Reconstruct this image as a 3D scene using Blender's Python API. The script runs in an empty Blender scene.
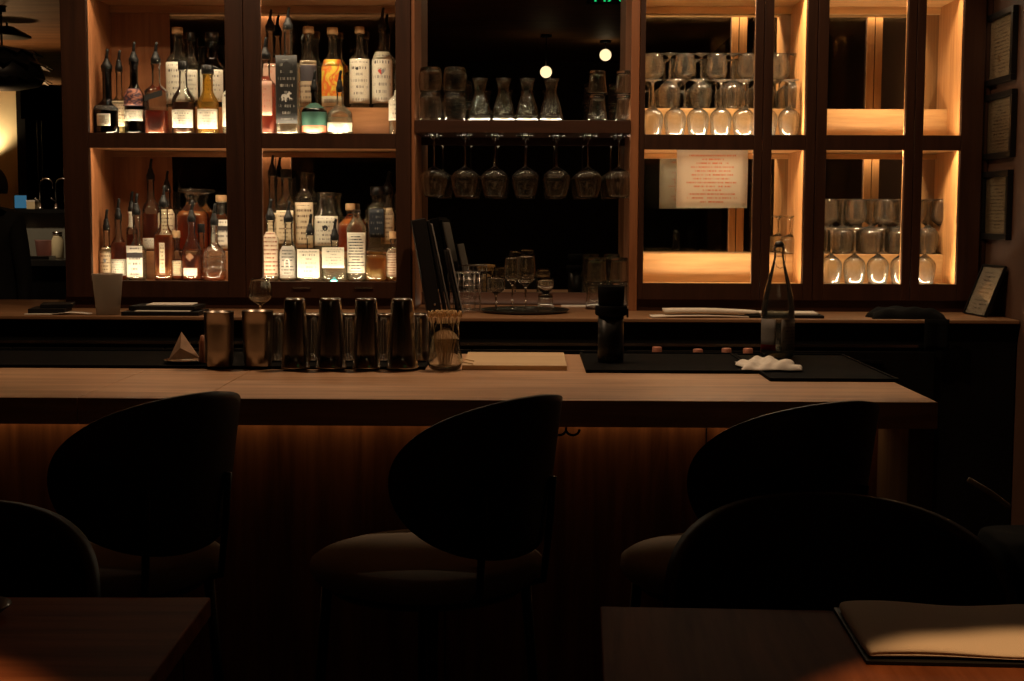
import bpy, bmesh, math, random
from mathutils import Vector, Matrix, Euler
random.seed(11)
C = bpy.context.scene.collection
PI = math.pi
# ------------------------------------------------------------------ camera
F = 1422.2
H = 1.36
cam_d = bpy.data.cameras.new('camera'); cam_d.sensor_width = 36; cam_d.lens = F * 36 / 1024
cam_d.clip_start = .05
cam = bpy.data.objects.new('camera', cam_d); C.objects.link(cam)
R3 = (Matrix.Rotation(math.radians(.72), 3, 'Z') @ Matrix.Rotation(math.radians(90 - 5.06), 3, 'X') @ Matrix.Rotation(math.radians(.22), 3, 'Z'))
cam.matrix_world = Matrix.Translation((0, 0, H)) @ R3.to_4x4()
bpy.context.scene.camera = cam
def ray(px, py): return R3 @ Vector(((px - 512) / F, -(py - 340.5) / F, -1))
def P(px, py, Y):
    d = ray(px, py); return Vector((0, 0, H)) + d * (Y / d.y)
def PZ(px, py, z):
    d = ray(px, py); return Vector((0, 0, H)) + d * ((z - H) / d.z)
def PX(px, py, x):
    d = ray(px, py); return Vector((0, 0, H)) + d * (x / d.x)
def X(px, Y, py=214): return P(px, py, Y).x
def Z(py, Y, px=512): return P(px, py, Y).z

# ------------------------------------------------------------------ materials
def newmat(name):
    m = bpy.data.materials.new(name); m.use_nodes = True
    nt = m.node_tree; nt.nodes.clear()
    out = nt.nodes.new('ShaderNodeOutputMaterial')
    return m, nt, out
def N(nt, t, **kw):
    n = nt.nodes.new(t)
    for k, v in kw.items(): setattr(n, k, v)
    return n
def rgba(c): return (c[0], c[1], c[2], 1)
def pbr(name, col, rough=.5, metal=0, spec=.5, bump=0, bscale=200, vary=0, vscale=6):
    m, nt, out = newmat(name)
    b = N(nt, 'ShaderNodeBsdfPrincipled')
    b.inputs['Base Color'].default_value = rgba(col); b.inputs['Roughness'].default_value = rough
    b.inputs['Metallic'].default_value = metal; b.inputs['Specular IOR Level'].default_value = spec
    nt.links.new(b.outputs[0], out.inputs[0])
    tc = N(nt, 'ShaderNodeTexCoord')
    if vary:
        no = N(nt, 'ShaderNodeTexNoise'); no.inputs['Scale'].default_value = vscale; no.inputs['Detail'].default_value = 4
        nt.links.new(tc.outputs['Object'], no.inputs['Vector'])
        cr = N(nt, 'ShaderNodeValToRGB')
        cr.color_ramp.elements[0].position = .3; cr.color_ramp.elements[1].position = .7
        cr.color_ramp.elements[0].color = rgba([c * (1 - vary) for c in col]); cr.color_ramp.elements[1].color = rgba([min(1, c * (1 + vary)) for c in col])
        nt.links.new(no.outputs['Fac'], cr.inputs[0]); nt.links.new(cr.outputs[0], b.inputs['Base Color'])
    if bump:
        no = N(nt, 'ShaderNodeTexNoise'); no.inputs['Scale'].default_value = bscale
        nt.links.new(tc.outputs['Object'], no.inputs['Vector'])
        bm = N(nt, 'ShaderNodeBump'); bm.inputs['Strength'].default_value = bump; bm.inputs['Distance'].default_value = .002
        nt.links.new(no.outputs['Fac'], bm.inputs['Height']); nt.links.new(bm.outputs[0], b.inputs['Normal'])
    return m
def wood(name, c1, c2, axis='X', rough=.45, scale=1.0, contrast=1.0, spec=.4):
    """grain runs along the given axis"""
    m, nt, out = newmat(name)
    b = N(nt, 'ShaderNodeBsdfPrincipled'); b.inputs['Roughness'].default_value = rough
    b.inputs['Specular IOR Level'].default_value = spec
    tc = N(nt, 'ShaderNodeTexCoord'); mp = N(nt, 'ShaderNodeMapping')
    s = {'X': (1, 14, 14), 'Y': (14, 1, 14), 'Z': (14, 14, 1)}[axis]
    mp.inputs['Scale'].default_value = [v * scale for v in s]
    nt.links.new(tc.outputs['Object'], mp.inputs['Vector'])
    n1 = N(nt, 'ShaderNodeTexNoise'); n1.inputs['Scale'].default_value = 2.2; n1.inputs['Detail'].default_value = 6; n1.inputs['Distortion'].default_value = .6
    n2 = N(nt, 'ShaderNodeTexNoise'); n2.inputs['Scale'].default_value = 9; n2.inputs['Detail'].default_value = 3
    nt.links.new(mp.outputs[0], n1.inputs['Vector']); nt.links.new(mp.outputs[0], n2.inputs['Vector'])
    mx = N(nt, 'ShaderNodeMath', operation='MULTIPLY_ADD'); mx.inputs[1].default_value = .35
    nt.links.new(n2.outputs['Fac'], mx.inputs[0]); nt.links.new(n1.outputs['Fac'], mx.inputs[2])
    cr = N(nt, 'ShaderNodeValToRGB')
    cr.color_ramp.elements[0].position = .68 - .22 / contrast; cr.color_ramp.elements[1].position = .68 + .22 / contrast
    cr.color_ramp.elements[0].color = rgba(c1); cr.color_ramp.elements[1].color = rgba(c2)
    nt.links.new(mx.outputs[0], cr.inputs[0]); nt.links.new(cr.outputs[0], b.inputs['Base Color'])
    bm = N(nt, 'ShaderNodeBump'); bm.inputs['Strength'].default_value = .12; bm.inputs['Distance'].default_value = .002
    nt.links.new(mx.outputs[0], bm.inputs['Height']); nt.links.new(bm.outputs[0], b.inputs['Normal'])
    nt.links.new(b.outputs[0], out.inputs[0])
    return m
def thin_glass(name, tint=(.93, .95, .93), edge=(.55, .6, .55), refl=1.0, rough=.0, diff=0, dcol=(1, 1, 1), body=0):
    """blown glass: see-through, darker and shinier where it turns away"""
    m, nt, out = newmat(name)
    lw = N(nt, 'ShaderNodeLayerWeight'); lw.inputs['Blend'].default_value = .5
    pw = N(nt, 'ShaderNodeMath', operation='POWER'); pw.inputs[1].default_value = 2.6
    nt.links.new(lw.outputs['Facing'], pw.inputs[0])
    mc = N(nt, 'ShaderNodeMix', data_type='RGBA')
    mc.inputs[6].default_value = rgba(tint); mc.inputs[7].default_value = rgba(edge)
    nt.links.new(pw.outputs[0], mc.inputs[0])
    tr = N(nt, 'ShaderNodeBsdfTransparent'); nt.links.new(mc.outputs[2], tr.inputs[0])
    gl = N(nt, 'ShaderNodeBsdfGlossy'); gl.inputs['Roughness'].default_value = rough
    fr = N(nt, 'ShaderNodeFresnel'); fr.inputs['IOR'].default_value = 1.5
    fm = N(nt, 'ShaderNodeMath', operation='MULTIPLY'); fm.inputs[1].default_value = refl
    fm.use_clamp = True
    nt.links.new(fr.outputs[0], fm.inputs[0])
    mx = N(nt, 'ShaderNodeMixShader'); nt.links.new(fm.outputs[0], mx.inputs[0])
    nt.links.new(tr.outputs[0], mx.inputs[1]); nt.links.new(gl.outputs[0], mx.inputs[2])
    last = mx
    if diff:
        d1 = N(nt, 'ShaderNodeBsdfDiffuse'); d1.inputs[0].default_value = rgba(dcol)
        d2 = N(nt, 'ShaderNodeBsdfTranslucent'); d2.inputs[0].default_value = rgba(dcol)
        dm = N(nt, 'ShaderNodeMixShader'); nt.links.new(d1.outputs[0], dm.inputs[1]); nt.links.new(d2.outputs[0], dm.inputs[2])
        m2 = N(nt, 'ShaderNodeMixShader'); m2.inputs[0].default_value = diff
        nt.links.new(mx.outputs[0], m2.inputs[1]); nt.links.new(dm.outputs[0], m2.inputs[2]); last = m2
    if body:
        g = N(nt, 'ShaderNodeBsdfGlass'); g.inputs['IOR'].default_value = 1.48; g.inputs['Color'].default_value = rgba((.98, .99, .97))
        m3 = N(nt, 'ShaderNodeMixShader'); m3.inputs[0].default_value = body
        nt.links.new(last.outputs[0], m3.inputs[1]); nt.links.new(g.outputs[0], m3.inputs[2]); last = m3
    nt.links.new(last.outputs[0], out.inputs[0])
    return m
def emis(name, col, strength):
    m, nt, out = newmat(name)
    e = N(nt, 'ShaderNodeEmission'); e.inputs[0].default_value = rgba(col); e.inputs[1].default_value = strength
    nt.links.new(e.outputs[0], out.inputs[0]); return m
def printed(name, bg, ink, rows=9, words=7, dens=.5, margin=.1, trans=.25, band=None, bandcol=(0, 0, 0), top=None, topcol=(1, 1, 1), art=None):
    """paper with printed rows of small lettering; band / top = solid colour areas; art = mottled picture colours (a, b, v0, v1)"""
    m, nt, out = newmat(name)
    L = nt.links.new
    uv = N(nt, 'ShaderNodeUVMap'); sp = N(nt, 'ShaderNodeSeparateXYZ'); L(uv.outputs[0], sp.inputs[0])
    def M(op, a, b=None):
        n = N(nt, 'ShaderNodeMath', operation=op)
        for i, v in enumerate((a, b)):
            if v is None: continue
            if isinstance(v, (int, float)): n.inputs[i].default_value = v
            else: L(v, n.inputs[i])
        return n.outputs[0]
    u, v = sp.outputs[0], sp.outputs[1]
    vr = M('MULTIPLY', v, float(rows)); fr = M('FRACT', vr); row = M('FLOOR', vr)
    inrow = M('MULTIPLY', M('GREATER_THAN', fr, .38), M('LESS_THAN', fr, .78))
    cx = N(nt, 'ShaderNodeCombineXYZ'); L(M('MULTIPLY', u, float(words) * 9), cx.inputs[0]); L(M('MULTIPLY', row, 7.31), cx.inputs[1])
    no = N(nt, 'ShaderNodeTexNoise'); no.inputs['Scale'].default_value = 1.0; no.inputs['Detail'].default_value = 2; L(cx.outputs[0], no.inputs['Vector'])
    ink_m = M('MULTIPLY', inrow, M('GREATER_THAN', no.outputs['Fac'], 1 - dens))
    cx2 = N(nt, 'ShaderNodeCombineXYZ'); L(M('MULTIPLY', row, 3.17), cx2.inputs[0])
    wn = N(nt, 'ShaderNodeTexWhiteNoise', noise_dimensions='1D'); L(row, wn.inputs['W'])
    half = M('MULTIPLY_ADD', wn.outputs['Value'], .25)
    halfn = half.node; halfn.inputs[2].default_value = .5 - margin - .25
    ink_m = M('MULTIPLY', ink_m, M('LESS_THAN', M('ABSOLUTE', M('SUBTRACT', u, .5)), half))
    ink_m = M('MULTIPLY', ink_m, M('MULTIPLY', M('GREATER_THAN', v, margin * .6), M('LESS_THAN', v, 1 - margin * .6)))
    mc = N(nt, 'ShaderNodeMix', data_type='RGBA'); L(ink_m, mc.inputs[0]); mc.inputs[6].default_value = rgba(bg); mc.inputs[7].default_value = rgba(ink)
    col = mc.outputs[2]
    def over(mask, c):
        nonlocal col
        k = N(nt, 'ShaderNodeMix', data_type='RGBA'); L(mask, k.inputs[0]); L(col, k.inputs[6])
        if isinstance(c, tuple): k.inputs[7].default_value = rgba(c)
        else: L(c, k.inputs[7])
        col = k.outputs[2]
    def vband(a, b): return M('MULTIPLY', M('GREATER_THAN', v, a), M('LESS_THAN', v, b))
    if art:
        a, b, v0, v1 = art
        vo = N(nt, 'ShaderNodeTexNoise'); vo.inputs['Scale'].default_value = 3.2; vo.inputs['Distortion'].default_value = 1.6; L(uv.outputs[0], vo.inputs['Vector'])
        cr = N(nt, 'ShaderNodeValToRGB'); cr.color_ramp.elements[0].position = .42; cr.color_ramp.elements[1].position = .56
        cr.color_ramp.elements[0].color = rgba(a); cr.color_ramp.elements[1].color = rgba(b); L(vo.outputs['Fac'], cr.inputs[0])
        over(vband(v0, v1), cr.outputs[0])
    if band: over(vband(*band), bandcol)
    if top: over(vband(*top), topcol)
    d = N(nt, 'ShaderNodeBsdfPrincipled'); d.inputs['Roughness'].default_value = .6; L(col, d.inputs['Base Color'])
    t = N(nt, 'ShaderNodeBsdfTranslucent'); L(col, t.inputs[0])
    mx = N(nt, 'ShaderNodeMixShader'); mx.inputs[0].default_value = trans; L(d.outputs[0], mx.inputs[1]); L(t.outputs[0], mx.inputs[2])
    L(mx.outputs[0], out.inputs[0])
    return m

W_FRAME_Z = wood('walnut_upright', (.028, .0108, .005), (.049, .0185, .0088), 'Z', .5, spec=.25)
W_FRAME_X = wood('walnut_rail', (.028, .0108, .005), (.049, .0185, .0088), 'X', .5, spec=.25)
W_OAK_Z = wood('oak_upright', (.33, .145, .045), (.52, .25, .085), 'Z', .5)
W_OAK_X = wood('oak_board', (.36, .185, .065), (.56, .31, .115), 'X', .5)
W_OAKDIM_Z = wood('dimmed_oak_upright', (.20, .075, .028), (.32, .13, .05), 'Z', .5)  # oak darkened and reddened, dimmer light put into the colour
W_OAKDIM_X = wood('dimmed_oak_board', (.26, .11, .042), (.42, .20, .08), 'X', .5)  # same darkened oak for the boards, dimness in the colour
W_BAR = wood('bar_top_wood', (.42, .235, .13), (.72, .45, .27), 'X', .34, .8, 1.0)
W_COUNTER = wood('counter_wood', (.22, .11, .05), (.34, .18, .09), 'X', .38, .8)
W_PANEL = wood('panel_wood', (.13, .05, .022), (.34, .14, .06), 'Z', .4, .6)
W_END = wood('end_panel_wood', (.11, .075, .05), (.19, .13, .09), 'Z', .55, .6, spec=.2)
W_TABLE = wood('table_wood', (.15, .045, .018), (.30, .10, .042), 'X', .55, .8, spec=.05)
W_TABLE_Y = wood('table_wood_lengthwise', (.10, .030, .012), (.20, .065, .026), 'Y', .6, .8, spec=.03)
W_LIGHT = wood('maple', (.62, .44, .25), (.78, .58, .34), 'X', .5)
M_WALL = pbr('wall_paint', (.075, .032, .016), .7, bump=.1, vary=.15)
M_ROOMWALL = pbr('room_wall', (.05, .035, .025), .8, vary=.2)
M_CREAM = pbr('cream_plaster', (.62, .5, .3), .8, vary=.06)
M_CEIL = wood('ceiling_wood', (.2, .09, .04), (.45, .22, .09), 'X', .6)
M_FLOOR = wood('floor_wood', (.06, .03, .018), (.1, .055, .03), 'Y', .45)
M_BLACK = pbr('black_laminate', (.006, .0055, .005), .5, spec=.2, vary=.2)
M_RUBBER = pbr('black_rubber', (.006, .006, .006), .85, spec=.05, bump=.5, bscale=900)
M_PLASTIC = pbr('black_plastic', (.006, .006, .006), .35, spec=.35)
M_SHELL = pbr('black_shell', (.012, .010, .008), .55)
M_UPH = pbr('grey_upholstery', (.22, .19, .155), .9, bump=.4, bscale=500)
M_BMETAL = pbr('black_metal', (.015, .014, .013), .4, .6)
M_STEEL = pbr('steel', (.62, .6, .57), .22, 1)
M_STEELD = pbr('brushed_steel', (.34, .30, .25), .28, 1)
M_TIN = pbr('polished_tin', (.52, .49, .45), .17, 1)
M_COPPER = pbr('copper', (.7, .32, .18), .3, 1)
M_MIRROR = pbr('mirror_silver', (.46, .46, .43), .0, 1)
M_WHITE = pbr('white_paper', (.75, .68, .58), .8)
M_LINEN = pbr('linen', (.58, .47, .36), .95, bump=.6, bscale=700)
M_NAPKIN = pbr('white_napkin', (.85, .8, .72), .9, bump=.2, bscale=80)
M_CORK = pbr('cork', (.45, .28, .14), .9, vary=.2, vscale=60)
M_PLASTICBLUE = pbr('turquoise_plastic', (.05, .35, .4), .4)
G_CLEAR = thin_glass('clear_glass', (.97, .98, .96), (.86, .88, .84), 1.5, .02, .012, (.9, .85, .75))
G_REAL = thin_glass('crystal_glass', (.97, .98, .96), (.6, .64, .6), 2.4, .13, .03, (.97, .95, .9), body=.62)
G_SHARP = thin_glass('sparkling_glass', (.98, .98, .97), (.7, .74, .7), 2.0, .03, .006, (.97, .95, .9), body=.85)
G_PANE = thin_glass('window_glass', (.97, .98, .97), (.8, .85, .8), .7)
G_GREEN = thin_glass('green_glass', (.05, .12, .06), (.01, .03, .01), 1.2, .02)
G_DARK = thin_glass('dark_glass', (.05, .03, .02), (.01, .006, .004), 1.2, .03)
G_FROST = thin_glass('frosted_plastic', (.55, .5, .45), (.3, .28, .25), .6, .3, .45, (.7, .6, .5))
def liq(name, c, d=.35, dc=None):
    return thin_glass(name, c, tuple(k * .8 for k in c), .4, .05, d, dc or c)
L_CLEAR = liq('clear_spirit', (.93, .92, .86), .22, (.95, .85, .65))
L_AMBER = liq('amber_whiskey', (.75, .28, .06), .40, (.85, .30, .06))
L_RED = liq('red_amber_whiskey', (.6, .13, .03), .42, (.75, .16, .035))
L_GOLD = liq('golden_spirit', (.85, .55, .16), .35, (.9, .6, .18))
L_BROWN = liq('brown_spirit', (.35, .12, .03), .3, (.4, .14, .04))
L_PINK = liq('pink_spirit', (.9, .38, .26), .45, (.95, .40, .28))
L_ORANGE = liq('orange_liqueur', (.95, .30, .05), .5, (.98, .32, .06))
LIQ = dict(clear=L_CLEAR, amber=L_AMBER, red=L_RED, gold=L_GOLD, brown=L_BROWN, pink=L_PINK, orange=L_ORANGE)

# ------------------------------------------------------------------ mesh helpers
class MB:
    def __init__(s): s.v = []; s.f = []; s.sm = []; s.uv = {}
    def add(s, vs, fs, smooth=False):
        o = len(s.v); s.v += [tuple(v) for v in vs]
        for f in fs: s.f.append(tuple(i + o for i in f)); s.sm.append(smooth)
        return s
    def box(s, x0, x1, y0, y1, z0, z1, rot=0, c=None):
        vs = [(x, y, z) for x in (x0, x1) for y in (y0, y1) for z in (z0, z1)]
        if rot:
            c = c or ((x0 + x1) / 2, (y0 + y1) / 2); ca, sa = math.cos(rot), math.sin(rot)
            vs = [(c[0] + (x - c[0]) * ca - (y - c[1]) * sa, c[1] + (x - c[0]) * sa + (y - c[1]) * ca, z) for x, y, z in vs]
        return s.add(vs, [(0, 1, 3, 2), (4, 6, 7, 5), (0, 4, 5, 1), (2, 3, 7, 6), (0, 2, 6, 4), (1, 5, 7, 3)])
    def prism(s, pts, z0, z1):
        n = len(pts)
        vs = [(p[0], p[1], z0) for p in pts] + [(p[0], p[1], z1) for p in pts]
        return s.add(vs, [tuple(range(n - 1, -1, -1)), tuple(range(n, 2 * n))] + [(i, (i + 1) % n, n + (i + 1) % n, n + i) for i in range(n)])
    def rings(s, rings, closed=False, cap0=True, cap1=True, smooth=True):
        n = len(rings[0]); vs = [p for r in rings for p in r]; fs = []
        for k in range(len(rings) - 1):
            for i in range(n):
                j = (i + 1) % n
                fs.append((k * n + i, k * n + j, (k + 1) * n + j, (k + 1) * n + i))
        if closed:
            k = len(rings) - 1
            for i in range(n): j = (i + 1) % n; fs.append((k * n + i, k * n + j, j, i))
        else:
            if cap0: fs.append(tuple(range(n - 1, -1, -1)))
            if cap1: fs.append(tuple((len(rings) - 1) * n + i for i in range(n)))
        return s.add(vs, fs, smooth)
    def lathe(s, prof, n=32, c=(0, 0, 0), exp=None, closed=False, ry=1.0, smooth=True, twist=0):
        """prof: list of (r, z) or (r, z, exponent); superellipse cross sections; small r ends are capped"""
        rg = []
        for p in prof:
            r, z = p[0], p[1]; e = p[2] if len(p) > 2 else (exp or 2)
            row = []
            for i in range(n):
                a = 2 * PI * i / n + twist
                ca, sa = math.cos(a), math.sin(a)
                k = 1.0 if e == 2 else (abs(ca) ** e + abs(sa) ** e) ** (-1 / e)
                row.append((c[0] + r * k * ca, c[1] + r * k * sa * ry, c[2] + z))
            rg.append(row)
        return s.rings(rg, closed=closed, smooth=smooth)
    def tube(s, pts, r, n=8, closed=False, taper=None):
        pts = [Vector(p) for p in pts]; rg = []
        m = len(pts); up = Vector((0, 0, 1))
        for i, p in enumerate(pts):
            if closed: t = pts[(i + 1) % m] - pts[i - 1]
            else: t = pts[min(i + 1, m - 1)] - pts[max(i - 1, 0)]
            t.normalize()
            u = t.cross(up)
            if u.length < .05: u = t.cross(Vector((0, 1, 0)))
            u.normalize(); w = u.cross(t).normalized()
            rr = r if taper is None else r + (taper - r) * i / (m - 1)
            rg.append([tuple(p + u * rr * math.cos(2 * PI * k / n) + w * rr * math.sin(2 * PI * k / n)) for k in range(n)])
        return s.rings(rg, closed=closed)
    def sheet(s, fn, nu, nv, smooth=True):
        o = len(s.v)
        for j in range(nv + 1):
            for i in range(nu + 1):
                s.v.append(tuple(fn(i / nu, j / nv))); s.uv[len(s.v) - 1] = (i / nu, j / nv)
        for j in range(nv):
            for i in range(nu):
                a = o + j * (nu + 1) + i
                s.f.append((a, a + 1, a + nu + 2, a + nu + 1)); s.sm.append(smooth)
        return s
    def build(s, name, m, parent=None, bevel=0, solid=0, loc=None, seg=2):
        me = bpy.data.meshes.new(name); me.from_pydata(s.v, [], s.f)
        me.polygons.foreach_set('use_smooth', s.sm)
        if s.uv:
            ul = me.uv_layers.new(name='UVMap')
            for l in me.loops: ul.data[l.index].uv = s.uv.get(l.vertex_index, (0, 0))
        bm = bmesh.new(); bm.from_mesh(me)
        if not s.uv: bmesh.ops.recalc_face_normals(bm, faces=bm.faces)
        bm.to_mesh(me); bm.free()
        me.materials.append(m)
        o = bpy.data.objects.new(name, me); C.objects.link(o)
        if parent: o.parent = parent
        if loc is not None: o.location = loc
        if solid:
            md = o.modifiers.new('solid', 'SOLIDIFY'); md.thickness = solid; md.offset = 0
        if bevel:
            md = o.modifiers.new('bevel', 'BEVEL'); md.width = bevel; md.segments = seg; md.limit_method = 'ANGLE'; md.angle_limit = .7
        return o
def tag(o, label=None, cat=None, group=None, kind=None):
    if label: o['label'] = label
    if cat: o['category'] = cat
    if group: o['group'] = group
    if kind: o['kind'] = kind
    return o
def thing(name, label, cat, loc=(0, 0, 0), rz=0, group=None):
    o = bpy.data.objects.new(name, None); C.objects.link(o); o.empty_display_size = .05
    o.location = loc; o.rotation_euler = (0, 0, rz)
    return tag(o, label, cat, group)
def struct(o): o['kind'] = 'structure'; return o
def dup(root, loc, rz=0, label=None, rot=None):
    r = root.copy(); C.objects.link(r); r.location = loc; r.rotation_euler = rot or (0, 0, rz)
    if label: r['label'] = label
    for ch in list(root.children):
        c = ch.copy(); C.objects.link(c); c.parent = r
        for g in ch.children:
            d = g.copy(); C.objects.link(d); d.parent = c
    return r
ORD = ['leftmost', 'second from left', 'third from left', 'fourth from left', 'fifth from left', 'sixth from left', 'seventh from left', 'eighth from left', 'ninth from left', 'tenth from left']
def ordn(i, n):
    if i == n - 1: return 'rightmost'
    if n > 3 and i >= (n + 1) // 2 and n - 1 - i < 5: return ['', 'second from right', 'third from right', 'fourth from right', 'fifth from right'][n - 1 - i]
    return ORD[i]
def area(name, loc, sx, sy, power, col, aim, spread=PI):
    l = bpy.data.lights.new(name, 'AREA'); l.shape = 'RECTANGLE'; l.size = sx; l.size_y = sy; l.energy = power; l.color = col; l.spread = spread
    o = bpy.data.objects.new(name, l); C.objects.link(o); o.location = loc
    d = Vector(aim).normalized(); z = -d
    x = Vector((1, 0, 0)); x = (x - z * x.dot(z))
    if x.length < .1: x = Vector((0, 1, 0)); x = (x - z * x.dot(z))
    x.normalize(); y = z.cross(x)
    o.matrix_world = Matrix.Translation(loc) @ Matrix((x, y, z)).transposed().to_4x4()
    return o
def spot(name, loc, target, power, col, ang, blend=.5, r=.03):
    l = bpy.data.lights.new(name, 'SPOT'); l.energy = power; l.color = col; l.spot_size = math.radians(ang); l.spot_blend = blend; l.shadow_soft_size = r
    o = bpy.data.objects.new(name, l); C.objects.link(o); o.location = loc
    o.rotation_euler = (Vector(target) - Vector(loc)).to_track_quat('-Z', 'Y').to_euler(); return o
WARM = (1, .56, .24); WARM2 = (1, .76, .50); WARM3 = (1, .76, .5)
# ================================================================== the room
XR = X(988, 5.4)                 # right wall
YF, YM, YB = 5.4, 5.75, 5.95     # cabinet face, mirror plane, wall behind
CZ = 2.9
def sbox(name, x0, x1, y0, y1, z0, z1, m):
    return struct(MB().box(x0, x1, y0, y1, z0, z1).build(name, m))
sbox('floor', -6, XR + .1, -3.2, 13.1, -.1, 0, M_FLOOR)
sbox('ceiling', -6, XR + .1, -3.2, 13.1, CZ, CZ + .1, M_CEIL)
sbox('wall_right', XR, XR + .1, -3.2, 6.1, 0, CZ, M_WALL)
sbox('wall_left', -6.1, -6, -3.2, 13.1, 0, CZ, M_ROOMWALL)
sbox('wall_front', -6, XR, -3.2, -3.1, 0, CZ, M_ROOMWALL)
sbox('wall_far', -6, XR + .1, 13, 13.1, 0, CZ, M_ROOMWALL)
XL = X(62, YF)
sbox('wall_back', XL + .02, XR, YB, YB + .12, 0, CZ, M_ROOMWALL)
ZTOP = Z(7, YM)                  # cabinet ceiling (underside)
sbox('soffit', XL, XR - .002, YF + .01, YB - .005, ZTOP + .32, CZ - .002, W_FRAME_X)

sbox('ceiling', -5.99, XL, 5.95, 12.99, 2.25, 2.33, M_CEIL)
# cream wall with a lamp on it, in the room beyond
xcw = X(21, 10)
sbox('wall_beyond', -5.9, xcw, 10, 10.15, 0, 2.249, M_CREAM)
t1 = MB().box(xcw, xcw + .06, 9.96, 10.17, 0, 2.249).build('trim_1', M_BLACK); struct(t1)

# ================================================================== back counter
ZC = Z(318, 5.0, 512)
bc = thing('back_counter', 'long wooden back counter with black base standing under the lit shelves', 'counter', (0, 5.4, 0))
xl2 = -2.4
MB().box(xl2, XR - .004, -.40, .54, ZC - .014, ZC).build('worktop', W_COUNTER, bc, .003)
b = MB().box(xl2 + .01, XR - .006, -.375 + .002, .54, .1, ZC - .014).build('base_cabinet', M_BLACK, bc)
zr = Z(344, 5.02)
MB().box(xl2 + .01, XR - .3, -.379, -.3731, zr - .006, zr + .004).build('steel_trim', M_STEEL, bc)
MB().box(xl2 + .04, XR - .05, -.3, .5, 0, .1).build('plinth', M_BLACK, bc)
dw = (XR - .3 - xl2) / 7
for i in range(7):
    x0 = xl2 + .01 + i * dw
    d = MB().box(x0 + .004, x0 + dw - .004, -.388, -.3731, .12, zr - .02).build('door', M_BLACK, bc, .002)
    MB().box(x0 + dw / 2 - .08, x0 + dw / 2 + .08, -.402, -.388, zr - .06, zr - .05).build('handle', M_BMETAL, d)

# ================================================================== cabinets
zsh0, zsh1 = Z(149, YF), Z(134.5, YF)         # shelf board bottom / top
zbot = Z(283.5, YF)                            # lower compartment floor
zrb = Z(299, YF)                               # bottom of bottom rail
zdt = ZTOP + .06
RZ = Z(108, 5.6) - zsh1                        # riser height
YR = 5.60                                      # riser front
def cabinet(name, label, x0, x1, doors, wL, wR, mirror_x0=None, W_OAK_X=W_OAK_X, W_OAK_Z=W_OAK_Z):
    """doors: list of (outer x0, glass x0, glass x1, outer x1)"""
    t = thing(name, label, 'cabinet', (0, 0, ZC))
    o = -ZC
    mb = MB()
    mb.box(x0, x0 + wL, YF + .03, YB - .01, 0, zdt + .3 + o)
    mb.build('side_panel', W_OAK_Z, t)
    mb = MB(); mb.box(x1 - wR, x1, YF + .03, YB - .01, 0, zdt + .3 + o); mb.build('side_panel', W_OAK_Z, t)
    a, b = x0 + wL, x1 - wR
    MB().box(a, b, YF + .068, YM, ZTOP + o, ZTOP + .03 + o).build('top_panel', W_OAK_X, t)
    MB().box(a, b, YM - .02, YM - .001, ZTOP - .027 + o, ZTOP + o).build('back_rail', W_OAK_X, t)
    MB().box(a, b, YM - .02, YM - .001, zsh0 - .02 + o, zsh0 + o).build('back_rail', W_OAK_X, t)
    MB().box(a, b, YF + .068, YM - .001, zsh0 + .002 + o, zsh1 + o).build('shelf', W_OAK_X, t)
    MB().box(a, b, YF + .068, YM - .001, zbot - .03 + o, zbot + o).build('cabinet_floor', W_OAK_X, t)
    MB().box(a, b, YR, YM - .001, zsh1 + o, zsh1 + RZ + o).build('riser', W_OAK_X, t, .002)
    MB().box(a, b, YR, YM - .001, zbot + o, zbot + RZ * .98 + o).build('riser', W_OAK_X, t, .002)
    mx = a if mirror_x0 is None else mirror_x0
    MB().box(mx, b, YM, YM + .006, 0, ZTOP + o).build('mirror', M_MIRROR, t)
    if mirror_x0 is not None: MB().box(a, mx, YM, YM + .012, 0, ZTOP + o).build('back_panel', W_OAK_Z, t)
    MB().box(x0, x1, YF + .02, YF + .30, 0, zrb + o).build('plinth', W_FRAME_X, t)
    g1_, g0_ = doors[0][2], doors[1][1]
    MB().box(g1_ + .002, doors[0][3] - .002, YF + .0285, YF + .040, .05, ZTOP + .05 + o).box(doors[1][0] + .002, g0_ - .002, YF + .0285, YF + .040, .05, ZTOP + .05 + o).build('stile_lining', W_OAK_Z, t)
    for (q0, g0, g1, q1) in doors:
        d = MB(); yf, yb = YF - .0, YF + .028
        d.box(q0 + .001, g0, yf, yb, zrb - ZC, zdt + .3 + o).box(g1, q1 - .001, yf, yb, zrb - ZC, zdt + .3 + o)
        d.box(g0, g1, yf, yb, zrb + o, zbot + .004 + o).box(g0, g1, yf, yb, zsh0 + o, zsh1 + .002 + o)
        d.box(g0, g1, yf, yb, ZTOP + .055 + o, zdt + .3 + o)
        d = d.build('door', W_FRAME_Z, t, .002)
        for (z0, z1) in ((zbot + .004, zsh0), (zsh1 + .002, ZTOP + .055)):
            MB().box(g0, g1, YF + .012, YF + .016, z0 + o, z1 + o).build('glass_pane', G_PANE, d)
    return t
xp = lambda p: X(p if p < 600 else 512 + (p - 512) * .9905, YF)
cabL = cabinet('display_cabinet', 'wide walnut display cabinet filled with liquor bottles at the left', xp(62), xp(411),
        [(xp(64), xp(90), xp(227), xp(245)), (xp(245), xp(262), xp(396), xp(411))], xp(88) - xp(62), xp(411) - xp(397), X(173, YM), W_OAKDIM_X, W_OAKDIM_Z)
cabA = cabinet('display_cabinet', 'walnut display cabinet with a paper notice and wine glasses, right of the open bay', xp(639.5), xp(817),
        [(xp(639.5), xp(645), xp(755), xp(763.5)), (xp(763.5), xp(773), xp(807), xp(817))], .012, xp(817) - xp(806.5))
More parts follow.
